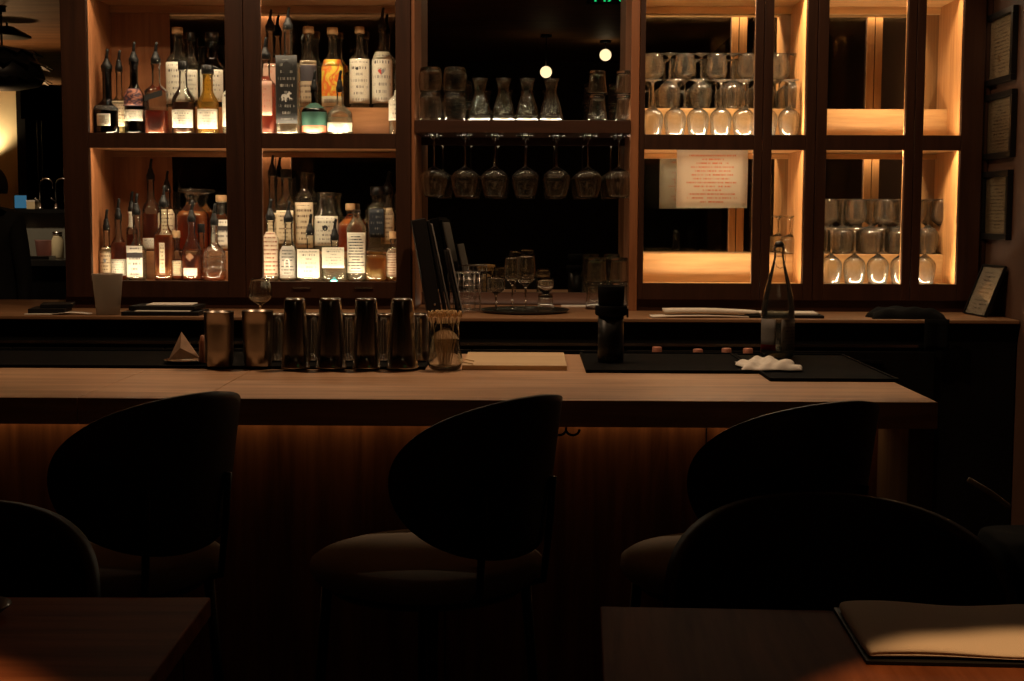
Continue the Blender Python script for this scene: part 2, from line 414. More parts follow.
cabB = cabinet('display_cabinet', 'rightmost walnut display cabinet with an empty upper shelf beside the framed certificates', xp(817), xp(985),
        [(xp(817), xp(828), xp(907), xp(916)), (xp(916), xp(925), xp(963), xp(985))], .03, xp(985) - xp(964))
for (px, py) in ((302, 288), (364, 288)):
    p = P(px, py, YF)
    MB().box(p.x - .034, p.x + .034, YF - .008, YF, p.z - .003 - ZC, p.z + .003 - ZC).build('pull', M_STEEL, cabL)
MB().box(XR - .03, XR - .004, YF + .01, YB - .01, ZC, CZ - .01).build('trim_2', W_FRAME_Z)['kind'] = 'structure'
sbox('trim_3', xp(985) + .001, XR - .0305, YF + .02, YB - .01, ZC + .001, CZ - .01, W_FRAME_Z)

# open bay in the middle
t = thing('open_shelf_bay', 'open middle bay with mirror back and one glass shelf between the cabinets', 'shelf', (0, 0, ZC))
o = -ZC; a, b = xp(411.5), xp(639)
MB().box(a, a + .012, YF + .01, YB - .01, 0, 2.6 + o).build('side_panel', W_OAKDIM_Z, t)
MB().box(b - .03, b, YF + .01, YB - .01, 0, 2.6 + o).build('side_panel', W_OAKDIM_Z, t)
zc0, zc1 = Z(133, YF), Z(120, YF)
MB().box(a + .012, b - .03, YF, YM - .001, zc0 + o, zc1 + o).build('shelf', W_FRAME_X, t, .002)
MB().box(a + .012, b - .03, YM, YM + .006, .0, 2.6 + o).build('mirror', M_MIRROR, t)
MB().box(a + .012, b - .03, YM - .012, YM - .001, zc0 - .03 + o, zc0 + o).build('back_rail', W_FRAME_X, t)
MB().box(a + .012, b - .03, YM - .02, YM - .001, 0, .05).build('back_rail', W_FRAME_X, t)
hx = [434, 465, 494.6, 525.5, 556.5, 588, 619]
YH = 5.47
rk = MB()
for i in range(len(hx)):
    for s_ in (-1, 1):
        x = X(hx[i], YH, 135) + s_ * .011
        rk.box(x - .002, x + .002, YF + .01, YF + .2, zc0 - .016 + o, zc0 + o)
rk.build('glass_rack', M_BMETAL, t)

# lights inside the shelving: strips behind the rails
def strips(x0, x1, k, k2, col, low=1.0, up=1.0, dz=.003):
    x0 += .045; x1 -= .045
    w = x1 - x0; cx = (x0 + x1) / 2
    area('shelf_strip_light', (cx, YF + .046, ZTOP + .022), w, .014, k * w * up, col, (0, .0, -1))
    area('shelf_strip_light', (cx, YF + (.046 if dz < 0 else .078), zsh1 + dz), w, .014, k2 * w * up, col, (0, .0, 1))
    area('shelf_strip_light', (cx, YF + .046, zsh0 + .022), w, .014, k * w * low, col, (0, .0, -1))
    area('shelf_strip_light', (cx, YF + .046, zbot + dz), w, .014, k2 * w * low, col, (0, .0, 1))
strips(xp(90), xp(396), 5.0, 3.0, WARM2, 1.0, 1.0)
strips(xp(647), xp(806), 7.5, 6.5, WARM2, 1.0, 2.4, dz=-.006)
strips(xp(828), xp(963), 7, 6.0, WARM2, 1.9, 1.1, dz=-.006)
area('shelf_strip_light', ((a + b) / 2, YF + .05, zc1 + .004), b - a - .06, .01, 2.6, WARM3, (0, .2, 1))
area('shelf_strip_light', ((a + b) / 2, YF + .05, zc0 - .004), b - a - .06, .01, .6, WARM3, (0, 0, -1))  # strip added under the bay shelf for glints on the hanging glasses
area('shelf_strip_light', ((a + b) / 2, YF + .31, ZC + .004), b - a - .06, .01, .3, WARM3, (0, 0, 1))

# paper notice taped on the glass
pn = MB(); c0 = P(677, 150, YF - .004); c1 = P(747, 208, YF - .004)
ang = lambda u, v: Vector((c0.x + (c1.x - c0.x) * u, YF - .004 - .004 * math.sin(v * 3), c1.z + (c0.z - c1.z) * v))
pn.sheet(ang, 8, 8)
M_NOTICE = printed('notice_paper', (.97, .90, .80), (.88, .45, .30), rows=15, words=9, dens=.52, margin=.12, trans=.75)
tag(pn.build('paper_notice', M_NOTICE, None, solid=.0006), 'white paper notice with faint red lettering taped on the cabinet door', 'notice')

# framed certificates on the right wall
M_CERT = printed('certificate_paper', (.85, .62, .42), (.2, .1, .06), rows=16, words=5, dens=.5, margin=.12, trans=.0)
def cert(y_top_l, y_bot_l, px_l, px_r, label, extra=None):
    pl0 = PX(px_l, y_top_l, XR); pr = PX(px_r, y_top_l, XR); pl1 = PX(px_l, y_bot_l, XR)
    ya, yb = pl0.y, pr.y; z0, z1 = pl1.z, pl0.z
    t = thing('certificate_frame', label, 'frame', (XR, (ya + yb) / 2, z0), 0, 'black framed certificates on the right wall')
    h = z1 - z0; w = abs(ya - yb) / 2; fr = .022
    m = MB()
    m.box(-.022, -.001, -w, w, 0, fr).box(-.022, -.001, -w, w, h - fr, h).box(-.022, -.001, -w, -w + fr, fr, h - fr).box(-.022, -.001, w - fr, w, fr, h - fr)
    m.build('frame', M_PLASTIC, t, .002)
    s = MB(); s.sheet(lambda u, v: (-.008, w - fr - (2 * w - 2 * fr) * u, fr + (h - 2 * fr) * v), 1, 1)
    s.build('certificate', M_CERT, t)
    MB().box(-.013, -.011, -w + fr, w - fr, fr, h - fr).build('glass_pane', G_PANE, t)
    if extra: extra(t, w, h)
    return t
def seal(t, w, h):
    MB().lathe([(.0001, 0), (.012, 0), (.012, .0006), (.0001, .0006)], 20).build('seal', pbr('gold_seal', (.5, .25, .08), .4), t).matrix_local = Matrix.Translation((-.0085, .02, h * .35)) @ Matrix.Rotation(-PI / 2, 4, 'Y')
cert(17, 87, 990.5, 1019, 'black framed certificate hanging highest on the dark right wall', seal)
cert(96, 160, 989, 1018, 'black framed certificate hanging between the two others on the right wall', None)
cert(172, 239, 987, 1014, 'black framed certificate hanging lowest on the right wall, reflecting the glasses', None)

# small framed certificate leaning on the counter against the right wall
M_CERT2 = printed('small_certificate_paper', (.8, .66, .55), (.2, .14, .12), rows=12, words=4, dens=.5, margin=.14, trans=.0)
bl = PZ(962, 313.5, ZC); fw = .21; fh = .20
t = thing('picture_frame', 'small certificate in a thin black frame leaning on the counter in the right corner', 'frame', (bl.x, bl.y, ZC))
t.rotation_euler = Euler((math.radians(-16), 0, math.radians(-52)), 'XYZ')
t.rotation_euler = (Matrix.Rotation(math.radians(-86), 3, 'Z') @ Matrix.Rotation(math.radians(-21), 3, 'X')).to_euler()
m = MB(); e = .008
m.box(0, fw, 0, .012, .003, e).box(0, fw, 0, .012, fh - e, fh).box(0, e, 0, .012, e, fh - e).box(fw - e, fw, 0, .012, e, fh - e).box(e, fw - e, .009, .012, e, fh - e)
m.build('frame', M_PLASTIC, t, .001)
s = MB(); s.sheet(lambda u, v: (e + (fw - 2 * e) * u, .006, e + (fh - 2 * e) * v), 1, 1); s.build('certificate', M_CERT2, t)
MB().box(e, fw - e, .003, .0045, e, fh - e).build('glass_pane', G_PANE, t)

# ================================================================== bar
ZB = .93; BY0 = PZ(512, 400, ZB).y; BY1 = PZ(600, 354.5, ZB).y
BXR = PZ(938, 402, ZB).x; BXL = -2.6
bar = thing('bar_counter', 'long wooden bar counter with thick top and panelled front', 'bar', (0, BY0, 0))
bd = BY1 - BY0; TH = .063
s1 = PZ(143, 371, ZB); s2 = PZ(239, 377, ZB)
mt = MB(); cuts = [BXL, s1.x, s2.x, BXR]
for i in range(3): mt.box(cuts[i] + .001, cuts[i + 1] - .001, 0, bd, ZB - TH, ZB)
mt.build('worktop', W_BAR, bar, .0015)
fy = .30
MB().box(BXL, BXR - .064, fy, fy + .04, .12, ZB - TH).build('front_panel', W_PANEL, bar)
MB().box(BXL, BXR - .064, .37, .41, 0, .12).build('kick_board', M_BLACK, bar)
MB().box(BXR - .064, BXR - .005, .012, bd - .02, 0, ZB - TH).build('end_panel', W_END, bar, .002)
MB().box(BXL, BXR - .064, fy + .04, fy + .06, .1, ZB - TH).build('back_lining', M_BLACK, bar)
for px_ in (-330, -60, 180, 445, 706): 
    x = X(px_, BY0 + fy, 450)
    MB().box(x - .0015, x + .0015, fy - .0015, fy + .001, .12, ZB - TH).build('panel_joint', M_BLACK, bar)
# bar rail hooks
hk = MB(); hp = P(566, 426, BY0 + .05)
for s_ in (-1, 1):
    pts = [(hp.x, .05, ZB - TH), (hp.x, .05, ZB - TH - .012)]
    pts = [(hp.x + s_ * (.016 - .016 * math.cos(a_)), .045 - .0 * a_, ZB - TH - .012 - .014 * math.sin(a_)) for a_ in [PI * k / 8 for k in range(9)]]
    pts = [(hp.x, .045, ZB - TH)] + pts
    hk.tube(pts, .003, 8)
hk.box(hp.x - .012, hp.x + .012, .035, .055, ZB - TH - .003, ZB - TH)
hk.build('purse_hook', M_BMETAL, bar)
# shelf strip under the overhang
area('bar_strip_light', ((BXL + BXR) / 2 - .03, BY0 + .282, ZB - TH - .004), BXR - BXL - .15, .012, .75, WARM, (0, .15, -1))

# rubber bar mats
def mat_on(label, pts, z=ZB):
    me = MB().prism([(p.x, p.y) for p in pts], 0, .007)
    y0 = min(p.y for p in pts); y1 = max(p.y for p in pts); x0 = min(p.x for p in pts); x1 = max(p.x for p in pts)
    return me, (x0, x1, y0, y1)
def barmat(label, x0, x1, y0, y1):
    t = thing('bar_mat', label, 'mat', (x0, y0, ZB), 0, 'black rubber mats on the bar')
    m = MB().box(0, x1 - x0, 0, y1 - y0, 0, .005)
    m.box(0, x1 - x0, 0, .008, .005, .009).box(0, x1 - x0, y1 - y0 - .008, y1 - y0, .005, .009).box(0, .008, .008, y1 - y0 - .008, .005, .009).box(x1 - x0 - .008, x1 - x0, .008, y1 - y0 - .008, .005, .009)
    m.build('mat', M_RUBBER, t, .001)
    return t
ml = PZ(425, 370, ZB)
barmat('long black bar mat under the shaker tins at the left', BXL + .1, ml.x, ml.y, BY1 - .005)
m1 = PZ(586, 373, ZB); m2 = PZ(770, 381.5, ZB); m3 = PZ(898, 381.5, ZB)
barmat('black bar mat under the black dispenser right of the cutting board', m1.x, m2.x - .002, m1.y, BY1 - .005)
barmat('black bar mat at the right end of the bar, reaching further forward', m2.x, m3.x, m2.y, BY1 - .03)
# ================================================================== bottles
M_POUR = pbr('pourer_black', (.005, .005, .005), .45, spec=.25)
def bottle(cx, by, top, w, lab, Y=5.52, zb=None, sh=.45, nk=.30, liq=None, lv=.6, glass=None, n=2, tp='pourer', labels=(), neckw=None, ry=1.0, group=None, rot=0, sq=.0, name='liquor_bottle'):
    """cx, by, top, w: measured size on the shelf; sh = body height share, nk = where the neck starts; labels: (v0, v1, material, half angle)"""
    g = glass or G_CLEAR
    if zb is None: zb = zsh1 if by < 200 else zbot
    x = X(cx, Y, by)
    k = Y / F
    Ht = (Z(top, Y) - zb); r = w * k / 2
    t = thing(name, lab, 'bottle', (x, Y, zb), rot, group)
    tph = {'pourer': .072, 'cap': .022, 'cork': .028, 'none': 0, 'flat': .02}[tp]
    Hg = Ht - tph
    rn = neckw * k / 2 if neckw else max(.0105, r * .30)
    hs, hn = Hg * sh, Hg * (sh + nk * (1 - sh))
    prof = [(r * .86, 0, n), (r * .97, .004, n), (r, .012, n), (r, hs * .5, n), (r, hs, n)]
    for i in range(1, 9):
        q = i / 8; c = .5 - .5 * math.cos(PI * q)
        if sq: c = c ** (1 + sq)
        prof.append((r + (rn - r) * c, hs + (hn - hs) * q, n + (2 - n) * c))
    prof += [(rn, Hg - .016), (rn * 1.18, Hg - .014), (rn * 1.18, Hg - .003), (rn, Hg)]
    MB().lathe(prof, 32, ry=ry, exp=n).build('glass', g, t)
    if liq:
        q = .93; lh = Hg * lv; lp = [(r * q * .9, .006, n), (r * q, .013, n)]
        for a in prof[3:-4]:
            if a[1] < lh: lp.append((max(a[0] - r * .07, .006), a[1], a[2]))
        last = lp[-1]; 
        # radius at the surface
        rr = last[0]
        for a, b_ in zip(prof[3:-4], prof[4:-3]):
            if a[1] <= lh <= b_[1]: rr = max(a[0] + (b_[0] - a[0]) * (lh - a[1]) / max(1e-6, b_[1] - a[1]) - r * .07, .006)
        if lh > last[1] + .001: lp.append((rr, lh, last[2]))
        MB().lathe(lp, 32, ry=ry, exp=n).build('liquid', LIQ[liq], t)
    if tp == 'pourer':
        m = MB().lathe([(rn * 1.0, Hg - .010), (rn * 1.22, Hg - .002), (rn * 1.22, Hg + .010), (rn * 1.0, Hg + .014), (.0095, Hg + .030), (.0075, Hg + .036)], 16)
        m.tube([(0, 0, Hg + .030), (.001, 0, Hg + .046), (.003, 0, Hg + .060), (.006, -.003, Hg + tph)], .0068, 8, taper=.0052)
        m.build('pourer', M_POUR, t)
    elif tp == 'cap':
        MB().lathe([(rn * 1.22, Hg - .012), (rn * 1.25, Hg - .011), (rn * 1.25, Hg + tph - .002), (rn * 1.1, Hg + tph)], 16).build('cap', M_PLASTIC, t)
    elif tp == 'cork':
        MB().lathe([(rn * 1.35, Hg + .001), (rn * 1.4, Hg + .004), (rn * 1.4, Hg + tph - .002), (rn * 1.2, Hg + tph)], 16).build('cork', M_CORK, t)
    elif tp == 'flat':
        MB().lathe([(rn * 1.0, Hg + .0), (r * .9, Hg + .008), (r * .95, Hg + .012), (r * .9, Hg + tph)], 24).build('stopper', G_CLEAR, t)
    for (v0, v1, m, ha) in labels:
        z0, z1 = Ht * v0, Ht * v1
        if n > 2.6:
            ww = r * (1 if ha > 1 else ha) * .93
            f = lambda u, v, z0=z0, z1=z1, ww=ww: (-ww + 2 * ww * u, -r * ry - .0012, z0 + (z1 - z0) * v)
        else:
            def rad(z):
                for a, b_ in zip(prof, prof[1:]):
                    if a[1] <= z <= b_[1]: return a[0] + (b_[0] - a[0]) * (z - a[1]) / max(1e-6, b_[1] - a[1])
                return r
            f = lambda u, v, z0=z0, z1=z1, ha=ha: ((rad(z0 + (z1 - z0) * v) + .001) * math.sin(-ha + 2 * ha * u), -(rad(z0 + (z1 - z0) * v) + .001) * math.cos(-ha + 2 * ha * u) * ry, z0 + (z1 - z0) * v)
        MB().sheet(f, 14, 6).build('label', m, t, solid=.0004)
    t['_r'] = r; t['_h'] = Ht
    return t
def motif(t, kind, zf, size, m, dx=0, n2=False):
    """small raised print on the front of a label"""
    r = t['_r']; z = t['_h'] * zf
    pts = []
    if kind == 'heart_l' or kind == 'heart_r':
        for i in range(25):
            a = (PI * i / 24) * (1 if kind == 'heart_r' else -1)
            pts.append((size * math.sin(a) ** 3, size * (13 * math.cos(a) - 5 * math.cos(2 * a) - 2 * math.cos(3 * a) - math.cos(4 * a)) / 16))
    elif kind == 'oval':
        pts = [(size * .62 * math.cos(a), size * math.sin(a)) for a in [2 * PI * i / 24 for i in range(24)]]
    elif kind == 'disc':
        pts = [(size * math.cos(a), size * math.sin(a)) for a in [2 * PI * i / 24 for i in range(24)]]
    elif kind == 'diamond':
        pts = [(size, 0), (0, size), (-size, 0), (0, -size)]
    elif kind == 'slant':
        pts = [(-size, -size * .62), (size, -size * .02), (size, size * .62), (-size, .02 * size)]
    elif kind == 'horse':
        pts = [(-1, -.1), (-.8, .35), (-.35, .45), (0, .35), (.35, .75), (.55, 1), (.6, .75), (.95, .6), (.85, .4), (.6, .42), (.5, .1), (.75, -.3), (1, -.35), (.98, -.5), (.6, -.45), (.35, -.15), (.1, -.2), (-.1, -.7), (0, -.95), (-.25, -.95), (-.3, -.6), (-.4, -.15), (-.65, -.1), (-.6, -.6), (-.9, -.9), (-.85, -.45)]
        pts = [(p[0] * size, p[1] * size) for p in pts]
    elif kind == 'arch':
        pts = [(-size * .6, -size), (size * .6, -size)] + [(size * .6 * math.cos(a), size * .3 + size * .7 * math.sin(a)) for a in [PI * i / 12 for i in range(13)]]
    rr = r + .0018
    vs = []
    for (px_, pz_) in pts:
        xx = px_ + dx
        yy = -rr if n2 else -math.sqrt(max(rr * rr - xx * xx, 1e-9))
        vs.append((xx, yy, z + pz_))
    m_ = MB()
    n = len(vs); c = (sum(v[0] for v in vs) / n, 0, sum(v[2] for v in vs) / n)
    back = [(v[0], v[1] + .0008, v[2]) for v in vs]
    m_.add(vs + back, [tuple(range(n)), tuple(range(2 * n - 1, n - 1, -1))] + [(i, (i + 1) % n, n + (i + 1) % n, n + i) for i in range(n)])
    return m_.build('print', m, t)
def inkm(name, c): return pbr(name, c, .6)
I_BLACK, I_RED, I_WHITE, I_GREY = inkm('black_ink', (.02, .02, .02)), inkm('red_ink', (.5, .05, .03)), inkm('white_ink', (.75, .73, .68)), inkm('grey_ink', (.25, .25, .26))
LB = lambda name, bg, ink=(.06, .05, .05), **k: printed(name, bg, ink, **k)
P_WHITE = LB('label_white', (.82, .78, .66), rows=7, words=5, dens=.45)
P_CREAM = LB('label_cream', (.75, .62, .42), (.15, .08, .05), rows=8, words=5, dens=.5)
P_WHITEB = LB('label_white_band', (.82, .78, .68), rows=6, words=5, band=(.62, .78), bandcol=(.05, .04, .04))
P_BLACK = LB('label_black', (.02, .02, .02), (.8, .78, .7), rows=10, words=5, dens=.42)
P_DARK = LB('label_dark_blue', (.015, .02, .03), (.5, .5, .45), rows=5, words=4, dens=.4)
P_BEIGE = LB('label_beige_bars', (.6, .48, .33), (.1, .06, .05), rows=8, words=5, band=(.55, .9), bandcol=(.07, .06, .07))
P_ART = LB('label_art', (.1, .05, .07), (.4, .3, .2), rows=3, dens=.3, art=((.06, .03, .06), (.55, .22, .14), .05, .95))
P_YEL = LB('label_orange_yellow', (.85, .8, .6), rows=5, art=((.92, .22, .03), (.95, .72, .08), .22, 1.0))
P_TEAL = LB('label_teal', (.06, .18, .14), (.02, .06, .05), rows=5, dens=.3, band=(.0, .22), bandcol=(.80, .22, .12))
P_CREST = LB('label_crest', (.8, .76, .64), (.05, .05, .06), rows=14, words=7, dens=.58, margin=.06)
P_PALE = LB('label_pale_pattern', (.72, .6, .45), (.3, .12, .08), rows=11, words=6, dens=.55, margin=.03)
P_SILV = LB('label_silver', (.45, .43, .38), (.1, .1, .1), rows=10, words=6, dens=.55)
P_PINK = LB('label_pink', (.85, .55, .42), (.7, .12, .08), rows=6, words=4, dens=.4)
YB_, YM_, YN_ = 5.67, 5.60, 5.535       # on the riser, middle, front row
zr1, zr2 = zsh1 + RZ, zbot + RZ * .98
# upper shelf, left door
bottle(108, 133, 50, 30, 'squat black bottle with small white label, front left of the upper liquor shelf', YN_, sh=.36, nk=.30, glass=G_DARK, liq='brown', lv=.35, labels=[(.10, .24, P_WHITE, .45), (.28, .34, P_BLACK, 1.2)], neckw=9)
bottle(122, 133, 52, 20, 'clear slim bottle of amber behind the squat black bottle on the upper shelf', YR - .03 + .0, sh=.45, liq='gold', lv=.5, labels=[(.1, .4, P_CREAM, 1.0)]).location.y = 5.545
bottle(135, 133, 43, 20, 'dark wine-shaped bottle with purple picture label on the upper left shelf', YN_, sh=.50, nk=.42, glass=G_DARK, labels=[(.15, .27, P_WHITE, 1.2), (.31, .50, P_ART, 1.2)], neckw=8)
b_ = bottle(157, 133, 43, 22, 'clear bottle of red-amber spirit with slanting black label on the upper left shelf', YN_, sh=.58, nk=.30, liq='red', lv=.33, n=3.5, neckw=8)
motif(b_, 'slant', .42, .034, I_BLACK, n2=True)
bottle(184, 133, 62, 23, 'front bottle of whiskey with a pale square label and long black cap, upper left shelf', YN_, sh=.50, nk=.5, liq='brown', lv=.48, tp='cap', labels=[(.10, .34, P_WHITE, 1.1)], neckw=8)
bottle(178.5, 107, 28, 23, 'tall clear bottle with big white label standing on the riser, upper left shelf', YB_, zr1, sh=.62, nk=.5, liq='clear', lv=.55, tp='cork', labels=[(.05, .56, P_WHITE, 1.2)], neckw=8)
bottle(192, 107, 33, 15, 'slender clear bottle on the riser just right of the tall white-labelled one', YB_ - .01, zr1, sh=.6, nk=.4, liq='clear', lv=.5, tp='cap', labels=[(.1, .5, P_WHITE, 1.1)], neckw=7)
bottle(208.5, 133, 66, 21, 'yellow-green bottle with white label at the front, right end of the upper left shelf', YN_, sh=.48, nk=.45, glass=thin_glass('yellow_glass', (.85, .6, .15), (.35, .22, .03), 1.2, .02, .2, (.8, .5, .1)), tp='cap', labels=[(.09, .37, P_WHITE, 1.2)], neckw=10)
bottle(213, 107, 33, 24, 'dark green bottle with white label standing on the riser, upper left shelf', YB_, zr1, sh=.55, nk=.4, glass=G_GREEN, tp='cap', labels=[(.08, .5, P_WHITE, 1.2)], neckw=10)
bottle(231, 133, 50, 16, 'bottle half hidden by the middle post with a pale label, upper shelf', YN_, sh=.6, liq='clear', labels=[(.1, .55, P_WHITE, 1.2)])
# upper shelf, right door
bottle(266, 133, 38, 20, 'pink spirit bottle with dark cap at the left end of the second upper shelf', YN_, sh=.62, nk=.35, liq='pink', lv=.75, n=3, labels=[(.2, .55, P_PINK, .9)], neckw=9)
bottle(271, 107, 10, 16, 'tall dark-necked bottle on the riser behind the pink spirit bottle', YB_, zr1, sh=.5, liq='pink', lv=.5, labels=[(.1, .45, P_PINK, 1.0)], neckw=8)
b_ = bottle(289, 133, 8, 24, 'large square clear bottle with tall black lettered label on the second upper shelf', YN_, sh=.62, nk=.35, liq='clear', lv=.7, n=4, labels=[(.09, .62, P_BLACK, .95)], neckw=8)
motif(b_, 'horse', .30, .021, I_WHITE, n2=True); motif(b_, 'oval', .52, .026, I_BLACK, n2=True)
bottle(309, 107, 27, 18, 'clear bottle with beige label and dark bars on the riser, second upper shelf', YB_, zr1, sh=.6, nk=.4, liq='clear', lv=.6, tp='cork', labels=[(.02, .58, P_BEIGE, 1.2)], neckw=8)
b_ = bottle(314.5, 133, 71, 25, 'round-shouldered black, green and coral bottle at the front of the second upper shelf', YN_, sh=.50, nk=.45, glass=G_DARK, labels=[(.05, .50, P_TEAL, 1.5)], neckw=6, sq=.5)
bottle(333, 107, 28, 22, 'bottle with bright orange and yellow picture label on the second upper shelf', YB_, zr1, sh=.58, nk=.45, liq='clear', lv=.5, tp='cork', labels=[(.02, .60, P_YEL, 1.25)], neckw=8)
bottle(340, 133, 71, 25, 'domed clear bottle with silver band label at the front of the second upper shelf', YN_, sh=.42, nk=.5, liq='clear', lv=.4, labels=[(.06, .20, P_WHITE, 1.4)], neckw=6, sq=.4)
b_ = bottle(360, 107, 27, 20, 'clear bottle with plain white label on the riser, left of the heart bottle', YB_, zr1, sh=.64, nk=.4, liq='clear', lv=.6, tp='cork', labels=[(.06, .60, P_WHITE, 1.3)], neckw=7)
motif(b_, 'disc', .48, .006, I_BLACK, -.006)
b_ = bottle(382.5, 107, 8, 20, 'tall clear bottle with a two-colour heart on its white label', YB_, zr1, sh=.62, nk=.35, liq='clear', lv=.6, labels=[(.05, .56, P_WHITE, 1.4)], neckw=7)
motif(b_, 'heart_l', .36, .013, I_RED); motif(b_, 'heart_r', .36, .013, I_GREY)
bottle(398, 133, 60, 18, 'white-labelled bottle at the right end of the second upper shelf', YN_, sh=.62, liq='clear', labels=[(.2, .6, P_WHITE, 1.3)])
# lower shelf, left door
bottle(98, 281, 222, 12, 'thin greenish bottle at the far left end of the lower liquor shelf', 5.55, sh=.5, liq='gold', lv=.4, labels=[(.1, .45, P_WHITE, 1.)])
b_ = bottle(107.5, 281, 211, 14, 'small bottle with oval label at the left front of the lower shelf', YN_, sh=.55, liq='clear', lv=.45, labels=[(.08, .46, P_CREAM, 1.2)], neckw=6)
motif(b_, 'oval', .28, .008, I_GREY)
bottle(119.5, 281, 200, 17, 'bottle of reddish spirit with white lower label, second from left on the lower shelf', YN_, sh=.5, nk=.5, liq='red', lv=.6, labels=[(.06, .26, P_WHITE, 1.2)], neckw=6)
bottle(132.5, 258, 193, 11, 'slim bottle with a paper tag neck on the riser behind the black-banded label', YB_, zr2, sh=.5, liq='red', lv=.4, labels=[(.4, .66, P_WHITE, 1.)], neckw=6)
bottle(137.5, 281, 195, 18, 'white-labelled clear bottle with black band and black pourer, front of the lower shelf', YN_, sh=.42, nk=.35, liq='clear', lv=.4, n=3, labels=[(.04, .40, P_WHITEB, .95)], neckw=7)
bottle(152, 258, 160, 17, 'tall bottle of deep orange whiskey with crooked pourer on the lower riser', YB_, zr2, sh=.55, nk=.4, liq='red', lv=.5, tp='pourer', labels=[(.02, .14, P_WHITE, 1.2)], neckw=7)
bottle(165, 281, 187, 19, 'see-through whiskey bottle with white strip labels, middle of the lower left shelf', YN_, sh=.55, nk=.45, liq='amber', lv=.60, n=3.5, labels=[(.08, .40, P_CREAM, .3)], neckw=8)
bottle(168, 258, 172, 18, 'whiskey bottle with cream label on the riser behind the strip-labelled bottle', YB_, zr2, sh=.58, nk=.4, liq='amber', lv=.5, labels=[(.15, .52, P_CREAM, 1.2)], neckw=7)
bottle(177, 281, 232, 14, 'short whiskey bottle between the strip-labelled and the diamond-labelled bottles', 5.545, sh=.5, nk=.5, liq='red', lv=.5, tp='cork', labels=[(.1, .4, P_CREAM, 1.)], neckw=6)
b_ = bottle(192.5, 281, 202, 21, 'whiskey bottle with diamond label and dark pourer on the lower left shelf', YN_, sh=.40, nk=.65, liq='red', lv=.42, tp='pourer', labels=[(.06, .16, P_WHITE, .7)], neckw=7)
motif(b_, 'diamond', .30, .017, pbr('brown_ink', (.25, .12, .06), .6))
bottle(193, 258, 190, 30, 'wide decanter with flat glass stopper on the lower riser', YB_, zr2, sh=.62, nk=.6, liq='amber', lv=.7, tp='flat', neckw=12, n=3)
# cut glass decanter bottle
t_ = bottle(215, 281, 205, 22, 'faceted cut-glass bottle of amber at the right of the lower left shelf', YN_, sh=.46, nk=.4, liq='amber', lv=.16, tp='pourer', neckw=7, glass=G_REAL)
fc = MB()
for j in range(5):
    for i in range(16):
        a = 2 * PI * (i + .5 * (j % 2)) / 16; z = .02 + j * .018; r = t_['_r']
        fc.add([((r + .003) * math.cos(a), (r + .003) * math.sin(a), z)] + [((r - .0005) * math.cos(a + u), (r - .0005) * math.sin(a + u), z + w_) for u, w_ in ((.18, 0), (0, .009), (-.18, 0), (0, -.009))], [(0, 1, 2), (0, 2, 3), (0, 3, 4), (0, 4, 1)])
fc.build('cut_facets', G_CLEAR, t_)
bottle(222, 258, 196, 18, 'bottle with striped pale label on the riser at the right end, lower left shelf', YB_, zr2, sh=.62, nk=.4, liq='amber', lv=.5, tp='cork', labels=[(.05, .56, P_WHITEB, 1.2)], neckw=8)
bottle(202, 281, 225, 11, 'thin red whiskey bottle tucked between the diamond-labelled and cut-glass bottles', 5.55, sh=.5, liq='red', lv=.6, tp='cap', neckw=6)
# lower shelf, right door
bottle(271, 281, 200, 16, 'bottle with white patterned label at the left end of the second lower shelf', YN_, sh=.66, nk=.3, liq='clear', lv=.7, n=2, labels=[(.06, .60, P_PALE, 1.35)], neckw=8)
bottle(273, 258, 156, 11, 'dark-topped bottle at the far left on the riser, second lower shelf', YB_, zr2, sh=.5, liq='gold', lv=.4, labels=[(.1, .4, P_CREAM, 1.)], neckw=7)
bottle(287, 258, 170, 20, 'square brown-necked bottle on the riser behind the silver arch label', YB_, zr2, sh=.58, nk=.4, liq='gold', lv=.5, n=3, tp='cap', labels=[(.1, .5, P_CREAM, .9)], neckw=9)
b_ = bottle(289, 281, 202, 20, 'clear bottle with silver arch-shaped crest and black pourer, second lower shelf', YN_, sh=.45, nk=.45, liq='clear', lv=.5, labels=[(.04, .44, P_SILV, .9)], neckw=8)
motif(b_, 'arch', .23, .017, I_WHITE)
bottle(310.5, 281, 215, 25, 'square-shouldered clear bottle with white label, left of its twin on the second lower shelf', YN_, sh=.52, nk=.22, liq='clear', lv=.34, n=4, labels=[(.06, .48, P_WHITE, .95)], neckw=7)
bottle(335, 281, 220, 25, 'square-shouldered clear bottle with low white label, directly left of the crest-printed bottle', YN_, sh=.50, nk=.24, liq='clear', lv=.32, n=4, labels=[(.22, .55, P_WHITE, .95)], neckw=7)
bottle(305, 258, 173, 19, 'bottle with red top and tall beige label on the riser of the second lower shelf', YB_, zr2, sh=.66, nk=.4, liq='clear', lv=.6, tp='none', labels=[(.05, .62, P_CREAM, 1.2)], neckw=8)
b_ = C.objects[-1] if False else None
bt = bottle(327, 258, 193, 24, 'round bottle with black spot on its label on the riser, second lower shelf', YB_, zr2, sh=.55, nk=.5, liq='clear', lv=.6, tp='none', labels=[(.1, .6, P_WHITE, 1.3)], neckw=17)
motif(bt, 'disc', .40, .011, I_BLACK)
bottle(350.5, 258, 204, 25, 'bright orange rounded liqueur bottle on the riser behind the crest-printed bottle', YB_, zr2, sh=.62, nk=.8, liq='orange', lv=.8, tp='cork', neckw=7)
b_ = bottle(357, 281, 210, 20, 'dome-topped bottle with large dark printed crest on a clear label', YN_, sh=.72, nk=.75, liq='clear', lv=.88, tp='none', labels=[(.12, .68, P_CREST, 1.1)], neckw=7)
